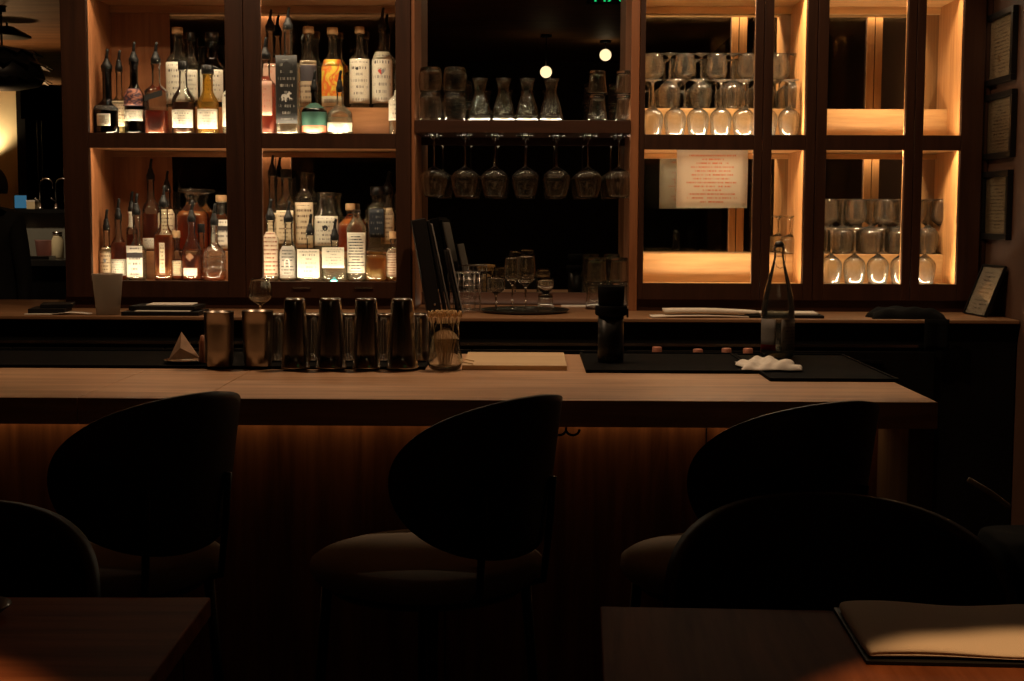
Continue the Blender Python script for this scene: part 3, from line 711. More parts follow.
bottle(378, 258, 187, 20, 'bottle with small dark label over pale gold liquid, on the riser at the right', YB_ - .0, zr2, sh=.72, nk=.4, liq='clear', lv=.7, tp='cap', labels=[(.22, .66, P_DARK, .8)], neckw=12, n=3)
bottle(376, 281, 248, 22, 'short jar-like bottle of pale amber at the front right of the second lower shelf', YN_, sh=.75, nk=.5, liq='gold', lv=.7, tp='none', n=3, neckw=14)
bottle(388, 258, 172, 15, 'tall narrow bottle at the back right corner of the second lower shelf', YB_, zr2, sh=.62, liq='clear', lv=.6, labels=[(.1, .55, P_CREAM, 1.)], neckw=9)
bottle(394, 281, 232, 15, 'bottle with brown patterned label at the right end of the second lower shelf', YN_, sh=.7, nk=.4, liq='gold', lv=.6, tp='cork', labels=[(.1, .66, P_PALE, 1.2)], neckw=7)
# turquoise stopper lying in front
p = P(334, 279, 5.46)
tag(MB().lathe([(.0001, 0), (.012, .0), (.014, .006), (.008, .012), (.004, .013), (.004, .018), (.0001, .018)], 16, c=(p.x, 5.46, zbot)).build('bottle_stopper', M_PLASTICBLUE), 'small turquoise bottle stopper lying in front of the twin white-labelled bottles', 'stopper')

# ================================================================== glassware
def wineglass_prof(h, rb, rf, hb, rim=None, th=.0016, rs=.0035):
    """h height, rb bowl radius, rf foot radius, hb bowl height, rim radius"""
    rim = rim or rb * .78; z0 = h - hb
    out = [(.0005, 0), (rf * .6, 0), (rf, .0015), (rf, .003), (rf * .5, .006), (rs * 1.6, .012), (rs, .022), (rs, z0 - .012), (rs * 1.8, z0 - .003)]
    bowl = []
    for i in range(1, 13):
        q = i / 12
        r = rb * math.sin(min(q / .42, 1) * PI / 2) ** .8 if q < .42 else rb + (rim - rb) * ((q - .42) / .58) ** 1.6
        bowl.append((r, z0 + hb * (q ** 1.15)))
    out += bowl
    inner = [(max(r - th, .0004), z + (th * 1.2 if i == 0 else 0)) for i, (r, z) in enumerate(bowl)][::-1] + [(.0005, z0 + .004)]
    return out, inner
def stem_glass(name, label, h, rb, rf, hb, rim=None, group=None, loc=(0, 0, 0), flip=False, mat=None):
    t = thing(name, label, 'glass', loc, 0, group)
    out, inner = wineglass_prof(h, rb, rf, hb, rim)
    f = (lambda L: [(r, h - z) for r, z in L]) if flip else (lambda L: L)
    nb = 9
    MB().lathe(f(out[:nb]), 24).build('stem', mat or G_SHARP, t)
    MB().lathe(f(out[nb - 1:] + inner), 28).build('bowl', mat or G_SHARP, t)
    return t
# rows of stemware in the right cabinets
def rows(cab, protoU, protoF, xs_riser, xs_front, zr, zf, hG):
    n = len(xs_riser)
    for i, x in enumerate(xs_riser):
        up = i % 2 == 0
        xx = X(x, 5.64); loc = (xx, 5.64 if not up else 5.655, zr)
        kind = 'upright wine glass' if up else 'upside-down wine glass'
        dup(protoU if up else protoF, loc, 0, f'{kind} on the riser, {cab}, {ordn(i, n)}')
    n = len(xs_front)
    for i, x in enumerate(xs_front):
        dup(protoF, (X(x, 5.50), 5.50, zf), 0, f'upside-down wine glass in front row, {cab}, {ordn(i, n)}')
hG = Z(80, 5.5) - zsh1
hR = Z(53, 5.64) - (zsh1 + RZ)
def xs(a, b, n): return [a + (b - a) * i / (n - 1) for i in range(n)]
PU = stem_glass('wine_glass', 'x', hR, .043, .036, hR * .50, .036, 'stemware on the riser of the upper cabinet', mat=G_REAL)
PF = stem_glass('wine_glass', 'x', hR, .043, .037, hR * .52, .034, 'stemware in the right cabinets', flip=True, mat=G_REAL)
rows('shelf above the paper notice', PU, PF, xs(652, 793, 10)[:10], xs(651, 787, 7), zsh1 + RZ, zsh1, hG)
rows('rightmost lower cabinet', PU, PF, xs(828, 943, 9), xs(832, 926, 5), zbot + RZ * .98, zbot, hG)
for pr in (PU, PF):
    for ch in list(pr.children): bpy.data.objects.remove(ch)
    bpy.data.objects.remove(pr)
# an odd glass on the riser behind the water bottle
stem_glass('wine_glass', 'upside-down wine glass alone on the lower riser behind the swing-top bottle', .15, .040, .034, .075, .032, loc=(X(790, 5.62), 5.62, zbot + RZ * .98), flip=True)

# hanging glasses in the open bay
hh = .235
g0 = None
for i, px_ in enumerate(hx):
    lab = f'large wine glass hanging by its foot under the shelf, {ordn(i, 7)} of seven'
    loc = (X(px_, YH, 165), YH, zc0 - .006 - hh)
    if g0 is None: g0 = stem_glass('wine_glass', lab, hh, .053, .038, .115, .036, 'wine glasses hanging in the open bay', loc, flip=True)
    else: dup(g0, loc, 0, lab)

# tumblers
def tumbler(label, h, r0, r1, waist, loc, flip=False, group=None, name='tumbler'):
    t = thing(name, label, 'glass', loc, 0, group)
    th = .002
    out = [(.0005, 0), (r0 * .8, 0), (r0, .003)]
    for i in range(1, 11):
        q = i / 10; r = r0 + (r1 - r0) * q + waist * math.sin(PI * q)
        out.append((r, h * (.02 + .98 * q)))
    inn = [(max(r - th, .001), z) for r, z in out[3:]][::-1] + [(r0 * .8, .010), (.0005, .012)]
    prof = out + inn
    if flip: prof = [(r, h - z) for r, z in prof]
    MB().lathe(prof, 28).build('bowl', G_SHARP, t)
    return t
k_ = 5.47 / F
def stack(xpx, ybase, ymid, ytop, r0, r1, waist, zb, side, Y=5.47, kind='tumbler'):
    h1 = (ybase - ymid) * Y / F; h2 = (ymid - ytop) * Y / F; x = X(xpx, Y, ybase)
    tumbler(f'{kind}, bottom of {side}', h1 - .001, r0, r1, waist, (x, Y, zb), True, 'stacked tumblers', )
    tumbler(f'{kind}, top of {side}', h2 - .001, r0, r1, waist, (x, Y, zb + h1), True, 'stacked tumblers')
stack(430.5, 119, 91, 66, .038, .040, .007, zc1, 'leftmost stack on the bay shelf', kind='rounded glass tumbler')
stack(455, 119, 91, 66, .038, .040, .007, zc1, 'second stack on the bay shelf', kind='rounded glass tumbler')
stack(597, 119, 93, 69, .029, .040, -.002, zc1, 'the stack right of the carafes', kind='waisted glass tumbler')
stack(624, 119, 93, 69, .029, .040, -.002, zc1, 'the rightmost stack on the bay shelf', kind='waisted glass tumbler')
stack(596, 305, 278, 253, .036, .042, -.002, ZC, 'left stack behind the black dispenser', 5.50, 'heavy clear tumbler')
stack(619, 305, 278, 253, .036, .042, -.002, ZC, 'right stack behind the black dispenser', 5.50, 'heavy clear tumbler')
# carafes
def carafe(label, loc, h):
    t = thing('carafe', label, 'carafe', loc, 0, 'small fluted carafes on the middle shelf')
    out = []
    for i in range(15):
        q = i / 14
        r = .048 - .029 * min(q / .68, 1) ** 1.25 if q < .68 else .019 + .012 * ((q - .68) / .32) ** 1.5
        out.append((r, h * q))
    rg = []
    for r, z in out + [(r - .0022, z) for r, z in out[::-1][:-1]] + [(.04, .006)]:
        row = []
        for i in range(48):
            a = 2 * PI * i / 48; q = z / h
            rr = r * (1 + .045 * math.cos(12 * a + 3.0 * q) * (1 - max(0, q - .8) / .2 if q > .8 else 1))
            row.append((rr * math.cos(a), rr * math.sin(a), z))
        rg.append(row)
    MB().rings(rg).build('body', G_SHARP, t)
    return t
hc = 42 * 5.48 / F
for i, x in enumerate((480, 503.5, 527, 551)):
    carafe(f'small twisted glass carafe with flared lip on the middle shelf, {["leftmost","second from left","third from left","rightmost"][i]} of four', (X(x, 5.48, 119), 5.48, zc1), hc)

# ================================================================== things on the back counter
def onC(px, py): return PZ(px, py, ZC)
# round tray and its glasses
p = onC(525, 308.5); TR = 43 * p.y / F
t = thing('serving_tray', 'round dark serving tray holding stemmed glasses on the back counter', 'tray', (p.x, 5.3, ZC))
MB().lathe([(.0005, 0), (TR * .93, 0), (TR, .012), (TR * .985, .013), (TR * .92, .003), (.0005, .003)], 48).build('tray', pbr('tray_dark', (.02, .018, .015), .25), t)
zt = ZC + .003
def onT(x, Y): return (X(x, Y, 300), Y, zt)
kk = 5.3 / F
stem_glass('coupe_glass', 'short clear coupe glass at the left edge of the round tray', 35 * kk, .034, .028, .062, .034, None, onT(496, 5.25))
stem_glass('wine_glass', 'slim wine glass standing second on the round tray', 55 * kk, .032, .030, .10, .026, None, onT(512.5, 5.30))
stem_glass('wine_glass', 'large straight-rimmed wine glass in the middle of the round tray', 57 * kk, .038, .034, .115, .033, None, onT(525.5, 5.27))
tumbler('small clear tumbler upside down under the coupe on the round tray', 17 * kk + .004, .027, .031, 0, onT(545.5, 5.28), True)
q_ = onT(545.5, 5.28)
tg = thing('coupe_glass', 'stemless coupe bowl resting on the small tumbler at the right of the tray', 'glass', (q_[0], q_[1], zt + 17 * kk + .005))
pr = [(.0005, 0), (.012, .0), (.024, .012), (.030, .028), (.031, .046), (.030, .058), (.0285, .058), (.029, .046), (.028, .029), (.022, .014), (.0005, .005)]
MB().lathe(pr, 28).build('bowl', G_SHARP, tg)
p = onC(574, 304.5)
tag(MB().box(p.x - .055, p.x + .055, 5.60, 5.66, ZC, ZC + .006).build('folded_napkin', M_NAPKIN, bevel=.002), 'thin white folded cloth beside the round tray on the back counter', 'napkin')

# menu boards leaning in the left corner of the bay
def slab(name, label, cat, x_px, ybot, w, h, th, lean, yaw, m, Y, group=None, kids=None):
    t = thing(name, label, cat, (X(x_px, Y, ybot), Y, ZC), 0, group)
    t.rotation_euler = (Matrix.Rotation(yaw, 3, 'Z') @ Matrix.Rotation(lean, 3, 'Y')).to_euler()
    MB().box(0, th, -w / 2, w / 2, 0, h).build('cover', m, t, .0015)
    if kids: kids(t)
    return t
sl = [('black', 433, .352, .020, -.0, -.10), ('black', 446, .36, .012, .0, -.14)]
M_MENU = pbr('menu_cover', (.008, .007, .0065), .55, spec=.2)
M_GREY = pbr('grey_card', (.22, .20, .18), .7)
for i, (px_, w, h, th, m, lab, lean, Y) in enumerate([
        (427, .22, .345, .052, M_MENU, 'thick black menu folder leaning at the left side of the open bay', -.17, 5.22),
        (444, .20, .345, .010, M_MENU, 'thin black menu board leaning against the thick folder', -.19, 5.24),
        (449, .18, .335, .006, M_GREY, 'grey card leaning in the stack of menus, behind the black board', -.21, 5.29),
        (457, .18, .235, .008, M_MENU, 'short black menu leaning lowest in the stack by the wire basket', -.20, 5.25),
        (461, .17, .24, .006, M_GREY, 'short grey card leaning beside the wire basket', -.21, 5.30)]):
    t = thing('menu_board', lab, 'menu', (X(px_, Y, 308), Y, ZC))
    t.rotation_euler = (Matrix.Rotation(.10, 3, 'Z') @ Matrix.Rotation(lean, 3, 'Y')).to_euler()
    MB().box(0, th, -w / 2, w / 2, 0, h).build('cover', m, t, .002)
    if th > .03:
        MB().box(.006, th - .006, -w / 2 - .002, -w / 2 + .004, .006, h - .006).build('pages', M_MENU, t)
        MB().lathe([(.0005, 0), (.004, 0), (.004, .002), (.0005, .002)], 12).build('snap', M_STEEL, t).matrix_local = Matrix.Translation((th * .6, -w / 2 - .003, .035)) @ Matrix.Rotation(PI / 2, 4, 'X')
# wire basket
bk0 = X(449, 5.36, 306); bk1 = X(480, 5.36, 306)
t = thing('wire_basket', 'small wire basket on the back counter between menus and round tray', 'basket', ((bk0 + bk1) / 2, 5.36, ZC))
hw = (bk1 - bk0) / 2; bh = .145; dd = .06
wm = MB()
for j in range(7):
    z = .005 + j * (bh - .005) / 6
    wm.tube([(-hw, -dd, z), (hw, -dd, z), (hw, dd, z), (-hw, dd, z)], .0014 if j < 6 else .0025, 6, closed=True)
wm.build('hoops', M_STEEL, t)
wv = MB()
for i in range(7):
    x = -hw + 2 * hw * i / 6
    wv.tube([(x, -dd, bh), (x, -dd, .005), (x, dd, .005), (x, dd, bh)], .0012, 6)
for i in range(1, 5):
    y = -dd + 2 * dd * i / 5
    wv.tube([(-hw, y, bh), (-hw, y, .005), (hw, y, .005), (hw, y, bh)], .0012, 6)
wv.build('uprights', M_STEEL, t)

# frosted cup
p = onC(106, 315)
t = thing('plastic_cup', 'tall frosted plastic cup on the back counter in front of the cabinet', 'cup', (p.x, 5.08, ZC))
kc = 5.08 / F
MB().lathe([(.0005, 0), (11.5 * kc, 0), (15 * kc, 40 * kc), (15.5 * kc, 41 * kc), (14.6 * kc, 41 * kc), (11 * kc, .003), (.0005, .003)], 32).build('cup', G_FROST, t)
# snifter
p = onC(275, 309)
ks = 5.12 / F
stem_glass('brandy_snifter', 'clear brandy snifter standing behind the shaker tins', 36 * ks, .042, .030, 26 * ks, .031, None, (p.x, 5.12, ZC))
# flat stacks
def sheets(name, cat, items):
    for (lab, x0, x1, y0, y1, z0, z1, rot, m, curl) in items:
        o = MB()
        if curl:
            o.sheet(lambda u, v: (x0 + (x1 - x0) * u, y0 + (y1 - y0) * v, z0 + curl * (abs(u - .4) ** 2) * 3), 14, 4)
            ob = o.build(name, m, solid=z1 - z0)
        else: ob = o.box(x0, x1, y0, y1, z0, z1, rot).build(name, m, bevel=.0012)
        tag(ob, lab, cat)
def xc(p): return X(p, 5.1, 312)
def bclip(name, lab, cat, x0, x1, y0, y1, z0, z1, m, rot=0, kids=None):
    o = MB().box(x0, x1, y0, y1, z0, z1, rot).build(name, m, bevel=.0015); tag(o, lab, cat); return o
bclip('check_presenter', 'lower black bill folder in the pile behind the frosted cup, right side', 'folder', xc(127), xc(203), 5.02, 5.20, ZC, ZC + .014, M_MENU, .02)
bclip('paper_slip', 'narrow white slip lying between the two black folders', 'paper', xc(140), xc(194), 5.03, 5.12, ZC + .0145, ZC + .017, M_WHITE, -.03)
bclip('check_presenter', 'upper black bill folder under the white paper, left cabinet', 'folder', xc(132), xc(198), 5.06, 5.22, ZC + .0175, ZC + .032, M_MENU, -.03)
bclip('paper_stack', 'white paper lying on top of the black folders below the whiskey shelf', 'paper', xc(147), xc(192), 5.08, 5.20, ZC + .0325, ZC + .037, M_WHITE, .04)
bclip('check_presenter', 'black bill folder at the far left end of the back counter', 'folder', xc(31), xc(66), 5.04, 5.20, ZC + .006, ZC + .022, M_MENU, .15)
bclip('check_presenter', 'second black bill folder lying on the one at the far left end', 'folder', xc(38), xc(69), 5.08, 5.22, ZC + .0225, ZC + .036, M_MENU, .25)
bclip('paper_slip', 'white paper under the black folder at the far left end of the counter', 'paper', xc(30), xc(56), 5.02, 5.18, ZC + .001, ZC + .0055, M_WHITE, .1)
bclip('paper_slip', 'loose white receipt in front of the left folders on the back counter', 'paper', xc(44), xc(80), 5.0 + .012, 5.07, ZC, ZC + .003, M_WHITE, -.08) if False else None
tag(MB().sheet(lambda u, v: (xc(56) + (xc(92) - xc(56)) * u, 5.03 + .05 * v + .03 * u, ZC + .002 + .006 * math.sin(PI * u)), 10, 3).build('paper_slip', M_WHITE, solid=.001), 'curled white receipt lying left of the frosted cup', 'paper')
tag(MB().sheet(lambda u, v: (xc(650) + (xc(762) - xc(650)) * u, 5.03 + .10 * v + .04 * u, ZC + .003 + .004 * math.sin(PI * u * 1.2)), 14, 3).build('paper_stack', M_WHITE, solid=.004), 'lower loose sheet of white paper on the counter left of the swing-top bottle', 'paper')
tag(MB().sheet(lambda u, v: (xc(664) + (xc(758) - xc(664)) * u, 5.07 + .10 * v - .0 * u, ZC + .022 - .006 * u + .004 * math.sin(PI * u)), 14, 3).build('paper_stack', M_WHITE, solid=.010), 'upper stack of white papers on the counter below the paper notice', 'paper')
bclip('check_presenter', 'black folder under the papers right of the swing-top bottle', 'folder', xc(748), xc(822), 5.05, 5.2, ZC, ZC + .010, M_MENU, -.03)
bclip('paper_slip', 'white papers on the black folder behind the swing-top bottle', 'paper', xc(752), xc(817), 5.07, 5.18, ZC + .0105, ZC + .018, M_WHITE, -.05)
def crumple(name, lab, cat, x0, x1, y0, y1, z0, h, m, seed, amp=.35):
    rnd = random.Random(seed); ph = [rnd.uniform(0, 6) for _ in range(6)]
    def f(u, v, top=True):
        e = min(1, 6 * min(u, 1 - u)) * min(1, 5 * min(v, 1 - v))
        wob = .5 + .22 * math.sin(9 * u + ph[0] + 3 * v) + .20 * math.sin(23 * u + ph[1] - 7 * v) + .10 * math.sin(31 * v + ph[2] + 5 * u)
        return (x0 + (x1 - x0) * u + .006 * math.sin(11 * v + ph[3]), y0 + (y1 - y0) * v + .005 * math.sin(13 * u + ph[4]), z0 + .001 + (h * (1 - amp) + h * amp * wob) * e ** .5)
    mb = MB(); nu, nv = 40, 18
    top = [[f(i / nu, j / nv) for i in range(nu + 1)] for j in range(nv + 1)]
    vs = [p for r in top for p in r]; n0 = len(vs); vs += [(p[0], p[1], z0 + .0002) for r in top for p in r]
    fs = []
    for j in range(nv):
        for i in range(nu):
            a = j * (nu + 1) + i; fs.append((a, a + 1, a + nu + 2, a + nu + 1)); fs.append((n0 + a, n0 + a + nu + 1, n0 + a + nu + 2, n0 + a + 1))
    ed = [(j * (nu + 1)) for j in range(nv + 1)]
    for j in range(nv):
        a, b2 = j * (nu + 1), (j + 1) * (nu + 1); fs.append((a, b2, n0 + b2, n0 + a)); a, b2 = a + nu, b2 + nu; fs.append((b2, a, n0 + a, n0 + b2))
    for i in range(nu):
        fs.append((i + 1, i, n0 + i, n0 + i + 1)); a = nv * (nu + 1) + i; fs.append((a, a + 1, n0 + a + 1, n0 + a))
    mb.add(vs, fs, True)
    return tag(mb.build(name, m), lab, cat)
crumple('bar_towel', 'black folded towel on the back counter below the rightmost cabinet', 'towel', xc(870), xc(943), 5.03, 5.2, ZC, .04, pbr('black_cloth', (.005, .005, .005), .95, spec=.1), 3, .3)
# towel end hanging over the counter edge
tag(MB().sheet(lambda u, v: (xc(916) + (xc(940) - xc(916)) * u, 4.985 - .003 * math.sin(8 * u), ZC + .004 - .11 * v), 8, 6).build('hanging_cloth', pbr('black_cloth', (.005, .005, .005), .95, spec=.1), solid=.004), 'black cloth end hanging over the counter edge at the right', 'towel')

# ================================================================== things on the bar
def onB(px, py): return PZ(px, py, ZB)
ZM = ZB + .008
def tin(label, px, base, top, wb, wt, m, flip=True, group=None):
    p = PZ(px, base, ZM); k = p.y / F; h = (base - top) * k
    t = thing('shaker_tin', label, 'shaker', (p.x, p.y, ZM), 0, group)
    rb, rt = wb * k / 2, wt * k / 2
    prof = [(.0005, 0), (rb * .80, 0), (rb * .86, .003), (rb * .90, .012), (rb * .905, .014)] if not flip else [(rb - .0012, .0), (rb + .0012, .0), (rb + .0012, .003), (rb, .004)]
    if flip:
        prof += [(rb + (rt - rb) * q, .004 + (h - .012) * q) for q in (.2, .4, .6, .8, 1)] + [(rt - .002, h - .002), (rt - .006, h), (.0005, h - .002), (.0005, h - .004), (rt - .007, h - .003), (rt - .0015, h - .01), (rb - .0012, .003)]
        MB().lathe(prof, 40).build('cup', m, t)
    else:
        prof = [(.0005, 0), (rb * .78, 0), (rb * .84, .004), (rb * .88, .010), (rb * .9, .011)] + [(rb * .9 + (rt - rb * .9) * q, .011 + (h - .013) * q) for q in (.25, .5, .75, 1)]
        prof += [(rt + .0015, h - .001), (rt + .0015, h), (rt - .001, h), (rb * .86, .012), (.0005, .006)]
        MB().lathe(prof, 40).build('cup', m, t)
    return t
grp = 'shaker tins lined up on the bar'
tin('short brushed metal cup, left of the two open tins on the bar', 219.5, 366, 311, 31, 30, M_STEELD, False, grp)
tin('short brushed metal cup, right of the two open tins on the bar', 258, 366, 310, 31, 31, M_STEELD, False, grp)
for i, (px_, wb, wt) in enumerate([(295.5, 28, 21), (331, 30, 22), (366.5, 28, 22), (402.5, 31, 22)]):
    tin(f'tall dark polished shaker tin turned upside down, {["leftmost","second from left","third from left","rightmost"][i]} of four', px_, 367.5, 297.5, wb, wt, M_TIN, True, grp)
# row of tins standing behind
for i, px_ in enumerate((277, 313, 349, 385, 419)):
    tin(f'small dark tin half hidden in the second row behind the tall shakers, {ordn(i, 5)}', px_, 360, 313, 25, 19, M_TIN, True, 'second row of tins')
# folded napkin pyramid on a small metal dish
p = PZ(186, 362, ZM); k = p.y / F
t = thing('strainer_dish', 'small shiny metal dish under the folded paper cone at the left of the tins', 'dish', (p.x, p.y, ZM))
MB().lathe([(.0005, 0), (17 * k, 0), (22 * k, .008), (21.5 * k, .0085), (16 * k, .0015), (.0005, .0015)], 32).build('dish', M_TIN, t)
t2 = thing('paper_cone', 'brown folded paper cone standing on the metal dish at the left', 'napkin', (p.x, p.y, ZM + .009))
w, h = 15.5 * k, 27 * k
A, B, Cc, Dd, T = (-w, -.02, 0), (w, -.025, .006), (w * .7, .035, 0), (-w * .8, .035, 0), (-w * .32, .01, h)
E = (-w * .15, -.035, h * .45)
mb = MB()
fold = [(0, 5, 4), (1, 4, 5), (1, 2, 4), (2, 3, 4), (3, 0, 4), (0, 6, 5), (1, 5, 7), (6, 7, 5)]
mb.add([A, B, Cc, Dd, T, E, (-w * .6, -.022, 0), (w * .7, -.026, .004)], fold)
mb.build('paper', pbr('brown_paper', (.38, .24, .15), .85, vary=.2, vscale=30), t2, solid=.0012)
# wooden muddler
p = PZ(203, 363, ZM)
tag(MB().lathe([(.0005, 0), (.011, 0), (.012, .004), (.0105, .03), (.010, .06), (.006, .078), (.0005, .08)], 16, c=(p.x, p.y, ZM)).build('wooden_muddler', pbr('dark_wood_stick', (.35, .15, .08), .5)), 'short wooden muddler standing between the paper cone and the metal cups', 'muddler')
# glass jar of cocktail picks
p = onB(445, 370); k = p.y / F; jh = 48 * k
t = thing('glass_jar', 'round-bellied glass jar full of cocktail picks beside the cutting board', 'jar', (p.x, p.y, ZB))
js = [(.0005, 0), (12 * k, 0), (15.5 * k, .006), (18 * k, .022), (17.6 * k, .035), (15.6 * k, .06), (14.5 * k, .085), (14.6 * k, jh), (13.8 * k, jh), (13.7 * k, .085), (14.6 * k, .06), (16.6 * k, .035), (17 * k, .022), (14.5 * k, .010), (.0005, .007)]
MB().lathe(js, 40).build('jar', G_SHARP, t)
M_PICK = pbr('bamboo', (.55, .36, .16), .6); M_BEAD = pbr('bamboo_knot', (.62, .40, .17), .55, vary=.25, vscale=150)
rnd = random.Random(5); pk0 = None
for i in range(34):
    a = i * 2.399; rr = math.sqrt((i + .5) / 34)
    bx, byy = p.x + rr * .018 * math.cos(a), p.y + rr * .018 * math.sin(a)
    L = .158 + rnd.uniform(-.014, .010) - .02 * rr * rr
    ex, ey = p.x + rr * 17.5 * k * math.cos(a + .15), p.y + rr * 17.5 * k * math.sin(a + .15)
    d = Vector((ex - bx, ey - byy, L)); 
    if pk0 is None:
        pk0 = thing('cocktail_pick', 'knotted bamboo cocktail pick standing in the glass jar', 'pick', (0, 0, 0), 0, 'cocktail picks in the jar')
        MB().tube([(0, 0, 0), (0, 0, .15)], .0009, 6).build('stick', M_PICK, pk0)
        kb = MB()
        kb.tube([(.0068 * math.cos(b_ * PI / 6), 0, .150 + .0068 * math.sin(b_ * PI / 6)) for b_ in range(12)], .0016, 6, closed=True)
        kb.tube([(0, .004 * math.cos(b_ * PI / 5), .147 + .005 * math.sin(b_ * PI / 5)) for b_ in range(10)], .0015, 6, closed=True)
        kb.build('knot', M_BEAD, pk0); o = pk0
    else: o = dup(pk0, (0, 0, 0))
    o.location = (bx, byy, ZB + .009); o.rotation_euler = d.to_track_quat('Z', 'Y').to_euler()
# two loose picks on the cutting board side
# cutting board
c0, c1, c2, c3 = onB(462, 370), onB(567, 370), onB(563, 357), onB(466, 357)
t = tag(MB().prism([(c0.x, c0.y), (c1.x, c0.y), (c1.x, c2.y), (c0.x, c2.y)], ZB, ZB + .014).build('cutting_board', W_LIGHT, bevel=.002), 'pale wooden cutting board lying on the bar beside the pick jar', 'cutting board')
for i, (a_, b_) in enumerate((((459, 358), (474, 361)), ((459, 361), (473, 364)))):
    A_, B_ = PZ(*a_, ZB + .017), PZ(*b_, ZB + .017)
    tag(MB().tube([A_, B_], .0015, 6).build('bamboo_pick', M_PICK), ['upper loose bamboo pick lying on the left corner of the cutting board', 'lower loose bamboo pick lying on the left corner of the cutting board'][i], 'pick')
# black dispenser
p = PZ(610.5, 361, ZM); k = p.y / F
t = thing('black_dispenser', 'matte black cylindrical dispenser with wide collar standing on the bar mat', 'dispenser', (p.x, p.y, ZM))
MB().lathe([(.0005, 0), (12.5 * k, 0), (13 * k, .003), (13 * k, 46 * k), (.0005, 46 * k)], 40).build('body', M_PLASTIC, t)
MB().lathe([(.0005, 46 * k + .0005), (15 * k, 46 * k + .0005), (16 * k, 48 * k), (16 * k, 54.5 * k), (15 * k, 56 * k), (.0005, 56 * k)], 40).build('collar', M_RUBBER, t)
MB().lathe([(.0005, 56 * k + .0005), (12.6 * k, 56 * k + .0005), (13.6 * k, 75 * k), (12.6 * k, 76 * k), (12 * k, 75 * k), (11 * k, 70 * k), (.0005, 70 * k)], 40).build('cup', M_RUBBER, t)
MB().box(15.5 * k, 17.5 * k, -.008, .008, 44 * k, 53 * k).build('latch', M_PLASTIC, t, .001)
for i_ in range(3): MB().box((-1.6 + 2.2 * i_ - .5) * k, (-1.6 + 2.2 * i_ + .5) * k, -13.6 * k, -12.6 * k, 45.2 * k, 45.8 * k).build('rivet', M_STEEL, t)
# faint silver lettering at its foot
lt = MB()
zl = ZM + .0015 - ZM
sx = -6 * k
strokes = [[(0, 1), (.3, 0), (.5, .7), (.75, 0), (1, 1)], [(1.3, 1), (1.9, 1), (1.3, 0), (1.9, 0)], [(2.2, 0), (2.5, .9), (2.9, 0)], [(3.1, 0), (3.2, .9), (3.6, .5)]]
for st in strokes:
    lt.tube([(sx + q[0] * 3.3 * k, -13.15 * k - .001, .006 + q[1] * 2.6 * k) for q in st], .0006, 5)
lt.build('lettering', M_STEEL, t)
# swing-top water bottle
p = PZ(777, 357, ZM); k = p.y / F
t = thing('swing_top_bottle', 'tall clear swing-top water bottle with worn labels on the bar', 'bottle', (p.x, p.y, ZM))
hb = [(.0005, 0), (14.5 * k, 0), (16.3 * k, .004), (16.5 * k, .012), (16.5 * k, 44 * k), (16.3 * k, 51 * k), (14.6 * k, 62 * k), (10.5 * k, 78 * k), (6.6 * k, 92 * k), (4.6 * k, 101 * k), (4.4 * k, 106 * k), (5.2 * k, 107 * k), (5.2 * k, 110 * k)]
MB().lathe(hb, 40).build('glass', G_CLEAR, t)
MB().lathe([(.0005, .006), (15 * k, .006), (15.7 * k, .014), (15.7 * k, 46 * k), (.0005, 46 * k)], 40).build('water', thin_glass('water', (.82, .84, .8), (.5, .52, .5), .6, .02, .06, (.5, .5, .45)), t)
M_WLAB = printed('water_label', (.34, .31, .28), (.12, .1, .1), rows=9, words=5, dens=.45, trans=.5, margin=.05)
M_WLAB2 = printed('water_label_front', (.36, .33, .30), (.14, .12, .12), rows=11, words=5, dens=.35, trans=.5, band=(.0, .17), bandcol=(.5, .05, .04), margin=.05)
for (a0, a1, m) in ((-1.45, -.28, M_WLAB2), (.05, 1.4, M_WLAB)):
    MB().sheet(lambda u, v: (16.8 * k * math.sin(a0 + (a1 - a0) * u), -16.8 * k * math.cos(a0 + (a1 - a0) * u), 8 * k + 31 * k * v), 14, 3).build('label', m, t, solid=.0004)
MB().lathe([(.0005, 110 * k), (4.6 * k, 110 * k), (4.8 * k, 113 * k), (3.2 * k, 115.5 * k), (.0005, 116 * k)], 24).build('stopper', pbr('stopper_dark', (.03, .03, .028), .4), t)
wb = MB()
for s_ in (-1, 1):
    wb.tube([(s_ * 5.0 * k, 0, 112 * k), (s_ * 5.6 * k, -.004, 108 * k), (s_ * 5.2 * k, -.012, 102 * k), (s_ * 5.4 * k, -.018, 97 * k)], .0010, 6)
wb.tube([(-5.4 * k, -.018, 97 * k), (-3.6 * k, -.024, 91 * k), (0, -.027, 89 * k), (3.6 * k, -.024, 91 * k), (5.4 * k, -.018, 97 * k)], .0010, 6)
wb.tube([(5.3 * k * math.cos(a), 5.3 * k * math.sin(a), 101 * k) for a in [2 * PI * i / 20 for i in range(20)]], .0012, 6, closed=True)
wb.build('wire_bail', M_STEEL, t)
# crumpled napkin
q0, q1 = PZ(742, 369, ZM), PZ(789, 362, ZM)
crumple('crumpled_napkin', 'crumpled white napkin lying in front of the swing-top bottle', 'napkin', q0.x, q1.x, PZ(765, 371, ZM).y, PZ(765, 363, ZM).y, ZM + .002, .026, M_NAPKIN, 8, .85)
